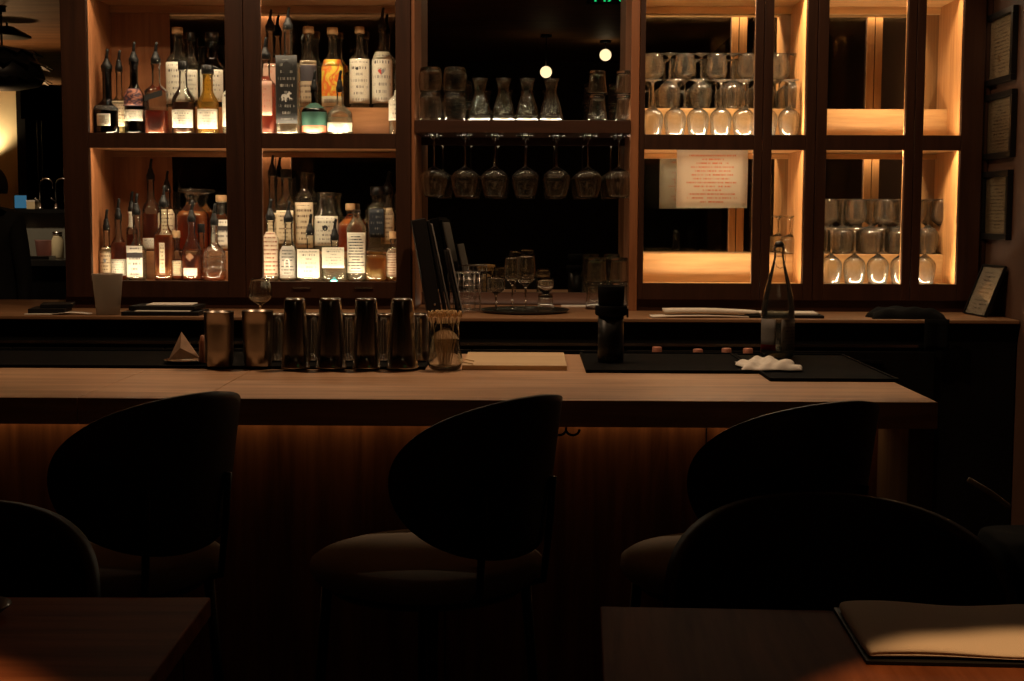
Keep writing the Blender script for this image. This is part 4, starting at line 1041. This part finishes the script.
# bottle necks standing in the steel rail behind the bar
yr = BY1 + .06
sr = thing('speed_rail', 'steel bottle rail fixed behind the bar top, mostly hidden', 'rail', ((X(640, yr) + X(745, yr)) / 2, yr, ZB - .27))
wr = (X(745, yr) - X(640, yr)) / 2 + .02
MB().box(-wr, wr, -.05, .055, 0, .004).box(-wr, wr, -.05, -.047, .004, .10).box(-wr, wr, .052, .055, .004, .10).box(-wr, -wr + .003, -.047, .052, .004, .10).box(wr - .003, wr, -.047, .052, .004, .10).box(-wr, wr, -.060, -.047, .08, .10).build('trough', M_STEEL, sr)
for i, px_ in enumerate((657, 698, 726.5, 748)):
    top = (346, 348, 347, 347)[i]
    t = thing('rail_bottle', f'copper-capped bottle neck peeping over the bar edge, {ordn(i, 4)} of four', 'bottle', (X(px_, yr, 350), yr, ZB - .266), 0, 'bottles in the speed rail')
    hz = Z(top, yr) - (ZB - .266); r = .034
    MB().lathe([(.0005, 0), (r, 0), (r, hz * .5), (.016, hz * .72), (.0135, hz - .04), (.0135, hz - .035)], 24).build('glass', G_DARK, t)
    MB().lathe([(.0145, hz - .05), (.0155, hz - .048), (.0155, hz - .002), (.013, hz), (.0005, hz)], 20).build('cap', pbr('copper_cap', (.42, .17, .11), .45, .3), t)
# ================================================================== bar stools
def shell(mb, R, z0, z1, phi, th=.016, lean=.10, ex=2.4, cz=None, nu=40, nv=20):
    """curved backrest with rounded outline; centre direction is -Y; th thick"""
    zc = (z0 + z1) / 2; hh_ = (z1 - z0) / 2
    def pt(u, v, off):
        # u,v on a disc -> superellipse
        a = u * 2 - 1; b_ = v * 2 - 1
        lim = max(0, 1 - abs(a) ** ex) ** (1 / ex)
        ang_ = a * phi; z = zc + hh_ * b_ * lim
        rr = R + off + lean * (z - zc)
        return (rr * math.sin(ang_), -rr * math.cos(ang_), z)
    n0 = len(mb.v); vs = []; fs = []
    for off in (-th / 2, th / 2):
        for j in range(nv + 1):
            for i in range(nu + 1): vs.append(pt(.5 - .5 * math.cos(PI * i / nu), j / nv, off))
    N1 = (nu + 1) * (nv + 1)
    for j in range(nv):
        for i in range(nu):
            a = j * (nu + 1) + i
            fs.append((a, a + nu + 1, a + nu + 2, a + 1)); fs.append((N1 + a, N1 + a + 1, N1 + a + nu + 2, N1 + a + nu + 1))
    for i in range(nu):
        fs.append((i, i + 1, N1 + i + 1, N1 + i)); a = nv * (nu + 1) + i; fs.append((a + 1, a, N1 + a, N1 + a + 1))
    mb.add(vs, fs, True); return mb
def clean(o):
    bm = bmesh.new(); bm.from_mesh(o.data); bmesh.ops.remove_doubles(bm, verts=bm.verts, dist=.0004)
    bmesh.ops.recalc_face_normals(bm, faces=bm.faces); bm.to_mesh(o.data); bm.free(); return o
def make_stool(label, loc, rz):
    t = thing('bar_stool', label, 'bar stool', loc, rz, 'bar stools in front of the counter')
    clean(shell(MB(), .262, .670, 1.000, math.radians(64), ex=2.1, lean=.12).build('backrest', M_SHELL, t))
    clean(shell(MB(), .247, .70, .985, math.radians(56), th=.014, ex=2.1, lean=.12).build('back_cushion', M_UPH2, t))
    MB().lathe([(.0005, .585), (.20, .585), (.226, .592), (.238, .612), (.236, .630), (.22, .642), (.15, .648), (.0005, .650)], 48, exp=2.3).build('seat', M_UPH, t)
    MB().lathe([(.0005, .57), (.205, .57), (.215, .584), (.0005, .5845)], 40).build('seat_base', M_SHELL, t)
    for sx in (-1, 1):
        for sy in (-1, 1):
            MB().tube([(sx * .15, sy * .15, .572), (sx * .165, sy * .165, .30), (sx * .19, sy * .19, 0)], .012, 8, taper=.009).build('leg', M_BMETAL, t)
    fr = MB(); q = .178
    fr.tube([(-q, -q, .22), (q, -q, .22), (q, q, .22), (-q, q, .22)], .008, 8, closed=True)
    fr.build('foot_ring', M_BMETAL, t)
    for s_ in (-1, 1):
        a = s_ * .42
        MB().tube([(.17 * math.sin(a), -.17 * math.cos(a), .575), (.255 * math.sin(a), -.255 * math.cos(a), .60), (.268 * math.sin(a), -.268 * math.cos(a), .72), (.275 * math.sin(a), -.275 * math.cos(a), .82)], .008, 8).build('back_support', M_BMETAL, t)
    return t
M_UPH2 = pbr('dark_upholstery', (.05, .04, .03), .9)
SY = 2.98
def sxp(px): return X(px, SY, 500)
st0 = make_stool('leftmost bar stool with round black back turned slightly right', (sxp(106), SY, 0), math.radians(57))
dup(st0, (sxp(427), SY, 0), math.radians(52), 'middle bar stool with grey seat showing left of its black back')
dup(st0, (sxp(738), SY, 0), math.radians(34), 'rightmost bar stool, mostly hidden behind the near dining chair')

# ================================================================== tables and near chairs
ZT = .75
def dining_table(label, corner, dx, dy, w, dpt, m):
    """corner = far corner; dx = unit vector along the far edge, dy = unit vector toward the camera"""
    t = thing('dining_table', label, 'table', (corner.x, corner.y, 0))
    t.rotation_euler = (0, 0, math.atan2(dx[1], dx[0]))
    s_ = -1
    MB().box(0, w, -dpt, 0, ZT - .032, ZT).build('tabletop', m, t, .003)
    MB().lathe([(.0005, 0), (.24, 0), (.24, .012), (.05, .02), (.035, .03), (.035, ZT - .05), (.0005, ZT - .05)], 32, c=(w / 2, -dpt / 2, 0)).build('pedestal', M_BMETAL, t)
    MB().box(w / 2 - .2, w / 2 + .2, -dpt / 2 - .2, -dpt / 2 + .2, ZT - .05, ZT - .033).build('support_plate', M_BMETAL, t)
    return t
cL = PZ(211, 597, ZT); cL2 = PZ(152, 676, ZT)
angL = math.atan2(-(cL2.x - cL.x), -(cL2.y - cL.y)) if False else math.atan((cL2.x - cL.x) / (cL.y - cL2.y))
wL_ = .75
ca, sa = math.cos(angL), math.sin(angL)
# edge toward the camera runs (sin a, -cos a); far edge runs left from the corner
def rotp(x, y, a): return (x * math.cos(a) - y * math.sin(a), x * math.sin(a) + y * math.cos(a))
fl = (cL.x - wL_ * math.cos(angL), cL.y - wL_ * math.sin(angL))
t = dining_table('dark reddish wooden dining table at the bottom left of the room', Vector((fl[0], fl[1], 0)), (ca, sa), None, wL_, .80, W_TABLE)
cR = PZ(600, 606, ZT); cR2 = PZ(603, 681, ZT)
angR = math.atan((cR2.x - cR.x) / (cR.y - cR2.y))
t = dining_table('dark wooden dining table at the lower right with a folded napkin on it', cR, (math.cos(angR), math.sin(angR)), None, .80, .80, W_TABLE_Y)
def make_chair(label, loc, rz):
    t = thing('dining_chair', label, 'chair', loc, rz, 'dining chairs behind the near tables')
    R_ = .30
    clean(shell(MB(), R_, .43, .852, math.radians(74), th=.022, ex=2.2, lean=.10).build('backrest', M_SHELL, t))
    MB().lathe([(.0005, .40), (.20, .40), (.235, .412), (.245, .435), (.235, .458), (.15, .466), (.0005, .468)], 40, exp=2.4).build('seat', M_UPH2, t)
    for sx in (-1, 1):
        for sy in (-1, 1):
            MB().tube([(sx * .16, sy * .16, .402), (sx * .20, sy * .20, 0)], .013, 8, taper=.009).build('leg', M_BMETAL, t)
    return t
p = P(820, 498, 2.56)
ch = make_chair('black round-backed chair beyond the right dining table', (p.x, 2.27, 0), PI)
p = P(-38, 500, 2.46)
dup(ch, (p.x, 2.16, 0), PI, 'black round-backed chair beyond the left dining table, cut by the frame')
# napkin on a black board
n0 = PZ(833, 611, ZT); n1 = PZ(851, 664, ZT)
ww = .46; hh2 = (n0.y - n1.y)
aN = math.atan((n1.x - n0.x) / (n0.y - n1.y))
tb = tag(MB().box(0, ww, -hh2 - .004, .0, 0, .006).build('menu_board', M_MENU, bevel=.001), 'black menu board lying under the folded napkin on the right table', 'menu')
tb.location = (n0.x, n0.y, ZT); tb.rotation_euler = (0, 0, aN * .35)
mb = MB(); rg = []
prof = []
for i in range(21):
    x = .003 + (ww - .006) * (i / 20 if 1 < i < 19 else (.0, .012, 0, 0, 0, 0, 0, 0, 0, 0, 0, 0, 0, 0, 0, 0, 0, 0, 0, .988, 1.0)[i])
    row = []
    hN = .015 + .003 * math.sin(i * .55) - (.006 if i == 0 else 0)
    y0_, y1_ = -hh2 + .002 + .004 * math.sin(i * .4), -.012 + .003 * math.sin(i * .7)
    pts = []
    for (yy, zz) in [(y0_ + .004, .0), (y0_, .004), (y0_ - .001, hN * .32), (y0_ + .002, hN * .42), (y0_ - .001, hN * .52), (y0_, hN * .75), (y0_ + .007, hN * .97), (y0_ + .02, hN), ((y0_ + y1_) / 2, hN + .004 + .003 * math.sin(i * .9)), (y1_ - .02, hN + .001), (y1_ - .004, hN * .9), (y1_, hN * .5), (y1_ - .003, 0)]:
        pts.append((x, yy, zz))
    rg.append(pts)
mb.rings(rg)
on = mb.build('folded_napkin', M_LINEN); on.location = (n0.x, n0.y, ZT + .0065); on.rotation_euler = (0, 0, aN * .35)
sub = on.modifiers.new('sub', 'SUBSURF'); sub.levels = 2; sub.render_levels = 2
tag(on, 'thick folded linen napkin on the right dining table', 'napkin')
# plate at the left table
pc = PZ(-24, 616, ZT)
pr_ = abs(PZ(27, 603, ZT).x - pc.x)
tag(MB().lathe([(.0005, 0), (pr_ * .6, 0), (pr_ * .7, .004), (pr_, .016), (pr_ * 1.0, .018), (pr_ * .68, .008), (.0005, .005)], 48, c=(pc.x, pc.y, ZT)).build('side_plate', pbr('grey_glaze', (.16, .13, .12), .25)), 'dark glazed plate at the left edge of the left table', 'plate')

# bag beside the bar end
pb = P(985, 530, 3.1)
t = thing('tote_bag', 'black bag with a pale strap standing on the floor by the right wall', 'bag', (1.22, 3.35, 0))
MB().lathe([(.0005, 0, 4), (.15, 0, 4), (.16, .02, 4), (.165, .3, 4), (.15, .52, 4), (.13, .60, 3), (.0005, .60, 3)], 32).build('body', pbr('black_canvas', (.004, .004, .004), .9, spec=.1), t)
q0, q1 = P(968, 479, 3.18), P(1010, 507, 3.18)
MB().tube([(q0.x - 1.22, q0.y - 3.35, q0.z), ((q0.x + q1.x) / 2 - 1.22, -.18, (q0.z + q1.z) / 2 + .003), (q1.x - 1.22, q1.y - 3.35, q1.z)], .006, 8).build('strap', pbr('pale_strap', (.6, .55, .45), .8), t)

# ================================================================== room beyond, left
YS = 7.2
zs = Z(262, YS)
xa, xb = -4.2, X(70, YS)
t = thing('service_station', 'dark service station with a raised grey back ledge in the room beyond', 'counter', (xb, YS, 0))
MB().box(xa - xb, .35, 0, .55, 0, zs - .03).build('base', M_BLACK, t)
MB().box(xa - xb, .36, -.02, .55, zs - .03, zs).build('worktop', pbr('dark_stone', (.03, .028, .026), .3), t)
zl = Z(211, YS + .4)
MB().box(xa - xb, .36, .40, .45, zs, zl - .02).build('splashback', pbr('grey_steel_panel', (.22, .21, .17), .5), t)
MB().box(xa - xb, .36, .34, .56, zl - .02, zl).build('ledge', M_BLACK, t)
# tablet screen and box on the ledge
Y2 = YS + .44
x0, x1 = X(14.5, Y2), X(27.5, Y2)
t = thing('tablet_screen', 'small tablet with glowing blue screen on the service station ledge', 'screen', ((x0 + x1) / 2, Y2, zl))
w = (x1 - x0) / 2; h = Z(196.5, Y2) - zl
m = MB().box(-w, w, 0, .008, 0, h).build('case', M_PLASTIC, t, .001)
MB().box(-w + .003, w - .003, -.0015, -.0002, .006, h - .004).build('screen', emis('blue_screen', (.08, .28, .45), .35), t)
MB().box(-w * .6, w * .6, .0082, .06, 0, .004).build('stand', M_PLASTIC, t)
x0, x1 = X(28.5, Y2), X(37, Y2)
t = thing('card_box', 'small cream box beside the blue tablet on the ledge', 'box', ((x0 + x1) / 2, Y2, zl))
MB().box(-(x1 - x0) / 2, (x1 - x0) / 2, -.03, .05, 0, Z(203.5, Y2) - zl).build('box', M_CREAM, t, .002)
MB().box(-(x1 - x0) / 2 - .001, (x1 - x0) / 2 + .001, -.031, .051, Z(203.5, Y2) - zl + .0005, Z(202, Y2) - zl).build('lid', M_WHITE, t)
Y3 = YS + .18
kk3 = Y3 / F
def onS(px): return (X(px, Y3), Y3, zs)
t = thing('ice_bucket', 'pinkish plastic tub on the service station behind the left post', 'bucket', onS(43))
MB().lathe([(.0005, 0), (6.5 * kk3, 0), (8.5 * kk3, 18 * kk3), (8.8 * kk3, 19 * kk3), (8.2 * kk3, 19 * kk3), (6 * kk3, .006), (.0005, .006)], 28).build('bucket', thin_glass('pink_plastic', (.7, .5, .45), (.5, .3, .3), .6, .2, .5, (.65, .42, .38)), t)
t.location.z = zs + .0
t = thing('candle_jar', 'cream-coloured jar beside the pinkish tub on the service station', 'jar', onS(57))
MB().lathe([(.0005, 0), (5.5 * kk3, 0), (6 * kk3, .01), (6 * kk3, 19 * kk3), (4.5 * kk3, 22 * kk3), (4.5 * kk3, 24 * kk3), (.0005, 24 * kk3)], 28).build('jar', pbr('cream_wax', (.8, .68, .42), .6), t)
MB().lathe([(.0005, 24 * kk3 + .0005), (4.9 * kk3, 24 * kk3 + .0005), (4.9 * kk3, 27 * kk3), (.0005, 27 * kk3)], 24).build('lid', M_STEEL, t)
t = thing('steel_tray', 'long steel tray reflecting light at the front of the service station', 'tray', (X(34, YS + .06), YS + .06, zs))
w = 17 * YS / F
m = MB().box(-w, w, -.05, .05, 0, .004).box(-w, w, -.053, -.05, 0, .018).box(-w, w, .05, .053, 0, .018).box(-w - .003, -w, -.053, .053, 0, .018).box(w, w + .003, -.053, .053, 0, .018)
m.build('tray', M_STEEL, t)
# gooseneck taps on the ledge
for i, px_ in enumerate((38, 54)):
    xx = X(px_, Y2); hz = .20
    t = thing('water_tap', ['left chrome gooseneck tap on the dark ledge in the room beyond', 'right chrome gooseneck tap on the dark ledge in the room beyond'][i], 'tap', (xx, Y2 + .04, zl))
    MB().lathe([(.0005, 0), (.02, 0), (.02, .008), (.009, .014), (.009, .03), (.0005, .03)], 20).build('base', M_STEEL, t)
    MB().tube([(0, 0, .02), (0, 0, .13)] + [(.035 - .035 * math.cos(a), -.0, .13 + .035 * math.sin(a)) for a in [PI * k / 8 for k in range(1, 9)]] + [(.07, 0, .11)], .005, 8).build('spout', M_TIN, t)
    MB().tube([(0, 0, .04), (-.02, -.025, .06)], .004, 8).build('lever', M_STEEL, t)
# pendant lamp: layered dark leaves
Yp = 6.25
pz = Z(70, Yp); pxx = X(3, Yp)
t = thing('pendant_lamp', 'large dark layered pendant lamp hanging from the ceiling at upper left', 'lamp', (pxx, Yp, Z(91, Yp)))
kp = Yp / F; zb = Z(91, Yp)
def tier(name, r0, r1, z0, z1, n, jag):
    m = MB(); o = []
    for i in range(n):
        a0 = 2 * PI * i / n; a1 = 2 * PI * (i + 1) / n; am = (a0 + a1) / 2
        P0 = lambda r, a, z: (r * math.cos(a), r * math.sin(a), z)
        vs = [P0(r0, a0, z0), P0(r0, a1, z0), P0(r1 * .9, a1, z1 + .01), P0(r1 + jag, am, z1 - .012), P0(r1 * .9, a0, z1 + .01)]
        vs2 = [(v[0] * .99, v[1] * .99, v[2] - .004) for v in vs]
        m.add(vs + vs2, [(0, 1, 2, 3, 4), (9, 8, 7, 6, 5)] + [(i_, 5 + i_, 5 + (i_ + 1) % 5, (i_ + 1) % 5) for i_ in range(5)])
    return m.build(name, M_BMETAL, t)
tier('shade', .03, 38 * kp, 43 * kp, 36 * kp, 12, .02)
tier('shade', .04, 46 * kp, 37 * kp, 24 * kp, 14, .03)
tier('shade', .06, 46 * kp, 26 * kp, 10 * kp, 14, .02)
MB().lathe([(.0005, 0), (20 * kp, .0), (38 * kp, 4 * kp), (44 * kp, 11 * kp), (40 * kp, 24 * kp), (30 * kp, 38 * kp), (.01, 43 * kp), (.0005, 43 * kp)], 28).build('inner_shade', M_BMETAL, t)
C2 = 2.249
for s_ in (-1, 1): MB().tube([(s_ * 2.2 * kp + 1.2 * kp, 0, 42 * kp), (s_ * 2.2 * kp + 1.2 * kp, 0, C2 - zb)], .005, 8).build('rod', M_BMETAL, t)
MB().lathe([(.0005, C2 - zb - .02), (.035, C2 - zb - .02), (.035, C2 - zb), (.0005, C2 - zb)], 24).build('canopy', M_BMETAL, t)
Yq = 6.75
t = thing('pendant_lamp', 'flat dark pendant disc seen beyond the layered lamp', 'lamp', (X(12, Yq), Yq, Z(37, Yq)))
kq = Yq / F
MB().lathe([(.0005, 3 * kq), (.03, 9 * kq), (23 * kq, 0), (23 * kq, -.006), (.0005, 1 * kq)], 32).build('shade', M_BMETAL, t)
MB().tube([(0, 0, 3 * kq), (0, 0, C2 - Z(37, Yq))], .006, 8).build('rod', M_BMETAL, t)
# loudspeaker on a stand
Yt = 9.0; x0, x1 = X(28, Yt), X(57, Yt)
t = thing('speaker_stand', 'thin black double-pole stand in the dark room beyond', 'stand', ((x0 + x1) / 2, Yt, 0))
zt_ = Z(121, Yt)
for s_ in (-1, 1): MB().tube([(s_ * .014, 0, .02), (s_ * .014, 0, zt_ - .001)], .007, 8).build('pole', M_BMETAL, t)
MB().box(-.2, .2, -.2, .2, 0, .02).build('base', M_BMETAL, t)
t = thing('loudspeaker', 'black box loudspeaker on the thin stand at the left', 'speaker', ((x0 + x1) / 2, Yt, zt_))
h = Z(88, Yt) - zt_; w = (x1 - x0) / 2
MB().box(-w, w, -.09, .09, 0, h).build('cabinet', M_BLACK, t, .006)
MB().box(-w + .01, w - .01, -.098, -.0905, .01, h - .01).build('grille', M_RUBBER, t, .002)
# wall lamp on the cream wall
Yw = 10.0
xs_ = X(-14, Yw)
t = thing('wall_sconce', 'wall lamp glowing on the cream wall at the left edge', 'lamp', (xs_, Yw, Z(178, Yw)))
MB().box(-.03, .03, -.03, -.001, -.05, .05).build('bracket', M_BMETAL, t)
MB().lathe([(.03, -.05), (.05, .09), (.048, .09), (.028, -.048)], 24, c=(0, -.09, 0), closed=True).build('shade', M_BMETAL, t)
MB().lathe([(.0005, -.02), (.02, 0), (.024, .03), (.015, .06), (.0005, .07)], 16, c=(0, -.09, 0)).build('bulb', emis('bulb_glow', (1, .7, .35), 12), t)
spot('sconce_light', (xs_, Yw - .09, Z(178, Yw) + .10), (xs_ + .05, Yw - .02, Z(178, Yw) + 1.0), 22, (1, .75, .42), 120, .6, .04)

# person at the service station
def person(label, base, rz):
    me = bpy.data.meshes.new('person'); bm = bmesh.new(); V = {}; rad = {}; ly = bm.verts.layers.skin.verify()
    def v(n, co, r, to=None):
        V[n] = bm.verts.new(co); rad[n] = r
        if to: bm.edges.new((V[to], V[n]))
    v('pel', (0, 0, .90), (.15, .11)); v('wst', (0, -.01, 1.03), (.13, .10), 'pel'); v('chs', (0, -.03, 1.20), (.155, .115), 'wst'); v('uch', (0, -.055, 1.33), (.13, .095), 'chs')
    v('nk', (.02, -.10, 1.385), (.052, .052), 'uch'); v('nk2', (.05, -.145, 1.41), (.05, .052), 'nk'); v('hd', (.075, -.18, 1.45), (.074, .088), 'nk2'); v('hd2', (.08, -.185, 1.51), (.078, .092), 'hd'); v('hd3', (.08, -.175, 1.565), (.05, .06), 'hd2')
    for s_, S in ((-1, 'l'), (1, 'r')):
        v('sh' + S, (s_ * .165, -.05, 1.34), (.06, .06), 'uch'); v('el' + S, (s_ * .190, -.02, 1.08), (.043, .043), 'sh' + S)
        v('fa' + S, (s_ * .197, -.04, .98), (.036, .036), 'el' + S); v('wr' + S, (s_ * .203, -.07, .86), (.024, .026), 'fa' + S)
        v('pm' + S, (s_ * .203, -.08, .80), (.018, .034), 'wr' + S)
        for q in range(4):
            yo = (q - 1.5) * .019
            ln = (.030, .036, .034, .026)[q]
            v(f'f{q}a{S}', (s_ * .203, -.08 + yo, .765), (.0085, .0085), 'pm' + S)
            v(f'f{q}b{S}', (s_ * .197, -.082 + yo, .765 - ln), (.008, .008), f'f{q}a{S}')
            v(f'f{q}c{S}', (s_ * .187, -.085 + yo, .765 - ln * 1.5), (.0065, .0065), f'f{q}b{S}')
        v('t1' + S, (s_ * .197, -.117, .80), (.010, .010), 'pm' + S); v('t2' + S, (s_ * .190, -.130, .765), (.0085, .0085), 't1' + S)
        v('hp' + S, (s_ * .095, 0, .86), (.095, .10), 'pel'); v('kn' + S, (s_ * .10, -.015, .48), (.058, .062), 'hp' + S); v('cf' + S, (s_ * .10, .02, .33), (.052, .056), 'kn' + S)
        v('an' + S, (s_ * .10, .03, .09), (.036, .038), 'cf' + S); v('ft' + S, (s_ * .105, -.04, .045), (.042, .036), 'an' + S); v('to' + S, (s_ * .11, -.14, .032), (.042, .026), 'ft' + S)
    for n, vv in V.items():
        vv[ly].radius = rad[n]; vv[ly].use_root = (n == 'pel')
    bm.to_mesh(me); bm.free()
    tmp = bpy.data.objects.new('tmp', me); C.objects.link(tmp)
    m1_ = tmp.modifiers.new('s', 'SKIN'); m1_.use_smooth_shade = True
    tmp.modifiers.new('u', 'SUBSURF').levels = 2
    dg = bpy.context.evaluated_depsgraph_get(); dg.update()
    nm = bpy.data.meshes.new_from_object(tmp.evaluated_get(dg))
    bpy.data.objects.remove(tmp)
    # face relief: nose, brow, chin, ears
    for q in nm.vertices:
        x, y, z = q.co; x -= .08; y += .045; z += .08
        if z > 1.47:
            f = max(0, -(y + .16) / .07)
            q.co.y -= .020 * math.exp(-((x / .012) ** 2 + ((z - 1.555) / .018) ** 2)) * min(1, f)
            q.co.y += .008 * math.exp(-(((abs(x) - .030) / .013) ** 2 + ((z - 1.578) / .010) ** 2)) * min(1, f)
            q.co.y -= .006 * math.exp(-((x / .022) ** 2 + ((z - 1.522) / .008) ** 2)) * min(1, f)
    t = thing('person', label, 'person', base, rz)
    nm.materials.clear(); nm.materials.append(pbr('skin', (.45, .24, .14), .55)); 
    body = bpy.data.objects.new('body', nm); C.objects.link(body); body.parent = t
    sb = pbr('black_clothes', (.008, .008, .008), .9)
    nm.materials.append(sb)
    for pl in nm.polygons:
        c = pl.center
        pl.material_index = 0 if (c.z > 1.40 and c.x > -.03 and c.y < -.10) or (c.z < .83 and abs(c.x) > .165) else 1
    for s_ in (-1, 1):
        MB().lathe([(.0005, -.004), (.006, -.002), (.0075, 0), (.006, .002), (.0005, .004)], 14, c=(0, 0, 0)).build('eye', pbr('eye_white', (.7, .68, .64), .2), t).matrix_local = Matrix.Translation((.08 + s_ * .030, -.261, 1.498)) @ Matrix.Rotation(PI / 2, 4, 'X')
        MB().lathe([(.0005, -.016), (.008, -.014), (.011, 0), (.009, .014), (.0005, .018)], 14, ry=.4).build('ear', nm.materials[0], t).matrix_local = Matrix.Translation((.08 + s_ * .083, -.170, 1.485))
    hb_ = MB(); rg = []
    for j in range(13):
        th = PI * .60 * j / 12
        row = []
        for i in range(32):
            a = 2 * PI * i / 32
            front = max(0, -math.sin(a))
            tt = th * (1 - .38 * front)
            r = math.sin(tt) if j else .002
            row.append((.08 + .094 * r * math.cos(a), -.173 + .112 * r * math.sin(a), 1.50 + .10 * math.cos(tt)))
        rg.append(row)
    hb_.rings(rg[::-1], cap0=False)
    hb_.build('hair', pbr('dark_hair', (.015, .01, .008), .6, bump=.5, bscale=300), t, solid=.008)
    MB().box(.058, .102, -.262, -.259, 1.422, 1.424).build('mouth', pbr('lips', (.3, .12, .09), .5), t)
    return t
pp = P(-5, 300, 6.55)
person('person in black clothes with dark hair standing beyond the counter at the left edge', (pp.x, 6.55, 0), math.radians(-8)).scale = (.84, .95, .985)

# ================================================================== things mirrored in the glass: globes and exit sign
def globe(label, Yv, px_, py_, r):
    yv = 2 * YM - Yv; q = P(px_, py_, Yv)
    t = thing('globe_pendant', label, 'lamp', (q.x, yv, q.z), 0, 'globe pendants over the dining tables')
    MB().lathe([(.0005, -r)] + [(r * math.sin(PI * i / 14), -r * math.cos(PI * i / 14)) for i in range(1, 14)] + [(.0005, r)], 24).build('globe', emis('globe_glow', (1, .72, .40), 3.2), t)
    MB().tube([(0, 0, r + .001), (0, 0, CZ - q.z)], .004, 8).build('rod', M_BMETAL, t)
    MB().lathe([(.0005, CZ - q.z - .02), (.05, CZ - q.z - .02), (.05, CZ - q.z), (.0005, CZ - q.z)], 20).build('canopy', M_BMETAL, t)
globe('globe lamp reflected in the bay mirror above the rightmost carafe', 12.4, 546, 72, .050)
globe('globe lamp reflected in the bay mirror above the waisted tumblers', 12.8, 605.5, 55, .052)
Yv = 9.4; q = P(611, 2, Yv); yv = 2 * YM - Yv
t = thing('exit_sign', 'green lit exit sign hanging from the ceiling, mirrored in the bay', 'sign', (q.x, yv, q.z - .012))
MB().box(-.16, .16, -.02, .02, 0, .19).build('housing', M_PLASTIC, t, .003)
MB().tube([(0, 0, .19), (0, 0, CZ - q.z + .012)], .006, 8).build('rod', M_BMETAL, t)
cu = bpy.data.curves.new('exit_text', 'FONT'); cu.body = 'EXIT'; cu.size = .14; cu.extrude = .001; cu.align_x = 'CENTER'
tx = bpy.data.objects.new('tmp_text', cu); C.objects.link(tx)
dg = bpy.context.evaluated_depsgraph_get(); me = bpy.data.meshes.new_from_object(tx.evaluated_get(dg)); bpy.data.objects.remove(tx)
me.materials.clear(); me.materials.append(emis('exit_green', (.02, .8, .25), 1.2))
lo = bpy.data.objects.new('lettering', me); C.objects.link(lo); lo.parent = t
lo.matrix_local = Matrix.Translation((0, .0215, .012)) @ Matrix.Rotation(PI, 4, 'Z') @ Matrix.Rotation(PI / 2, 4, 'X')

# ================================================================== lamps of the room and added fill lights
def downlight(x, y, tgt, power, ang, blend, col=WARM2, r=.03):
    t = thing('ceiling_downlight', f'recessed ceiling downlight over {tgt[3]}', 'lamp', (x, y, CZ - .012))
    MB().lathe([(.045, 0), (.06, 0), (.06, .0118), (.045, .0118)], 28, closed=True).build('ring', M_BMETAL, t)
    spot('downlight_beam', (x, y, CZ - .02), tgt[:3], power, col, ang, blend, r)
def added_downlight(*a):
    global CZ
    c = CZ; CZ = 2.25; downlight(*a); CZ = c
downlight(.0, 4.25, (.0, 5.30, ZB, 'the middle of the bar'), 48, 117, .12, (1, .65, .38))
downlight(-1.3, 4.25, (-1.3, 5.30, ZB, 'the left part of the bar'), 32, 117, .12, (1, .65, .38))
downlight(.85, 4.45, (1.25, 5.5, ZB, 'the right end of the back counter, added to brighten the wall'), 13, 117, .12, (1, .65, .38))  # added fill that brightens the right wall and certificates
downlight(.74, 1.54, (.74, 1.54, ZT, 'the right dining table'), 150, 25, .12, WARM)
downlight(-.98, 1.52, (-.98, 1.52, ZT, 'the left dining table'), 130, 25, .25, WARM)
added_downlight(-2.6, 6.9, (-2.55, 7.3, 1.1, 'the service station beyond, added to light it'), 22, 80, .6, WARM3)  # added lamp, lifts the station panel and tubs out of the dark
spot('added_ceiling_fill', (-3.0, 7.6, 1.5), (-2.6, 6.9, 2.3), 16, WARM, 130, 1, .1)  # unseen upward spot added to brighten the lower ceiling
# table candles just outside the view
for (cx_, cy_, e_) in ((-.82, 1.42, .35), (.95, 1.45, .35)):
    pass
W = bpy.data.worlds.new('world'); bpy.context.scene.world = W; W.use_nodes = True
W.node_tree.nodes['Background'].inputs[0].default_value = (.5, .35, .22, 1); W.node_tree.nodes['Background'].inputs[1].default_value = .002
sc = bpy.context.scene
sc.view_settings.view_transform = 'Standard'; sc.view_settings.look = 'None'; sc.view_settings.gamma = 1; sc.view_settings.exposure = 0
sc.view_settings.use_curve_mapping = False
sc.cycles.max_bounces = 14; sc.cycles.transparent_max_bounces = 40; sc.cycles.transmission_bounces = 12; sc.cycles.glossy_bounces = 5; sc.cycles.diffuse_bounces = 3
sc.cycles.caustics_refractive = True; sc.cycles.sample_clamp_indirect = 3; sc.cycles.use_denoising = True
for o_ in bpy.data.objects:
    for k_x in ('_r', '_h'):
        if k_x in o_: del o_[k_x]
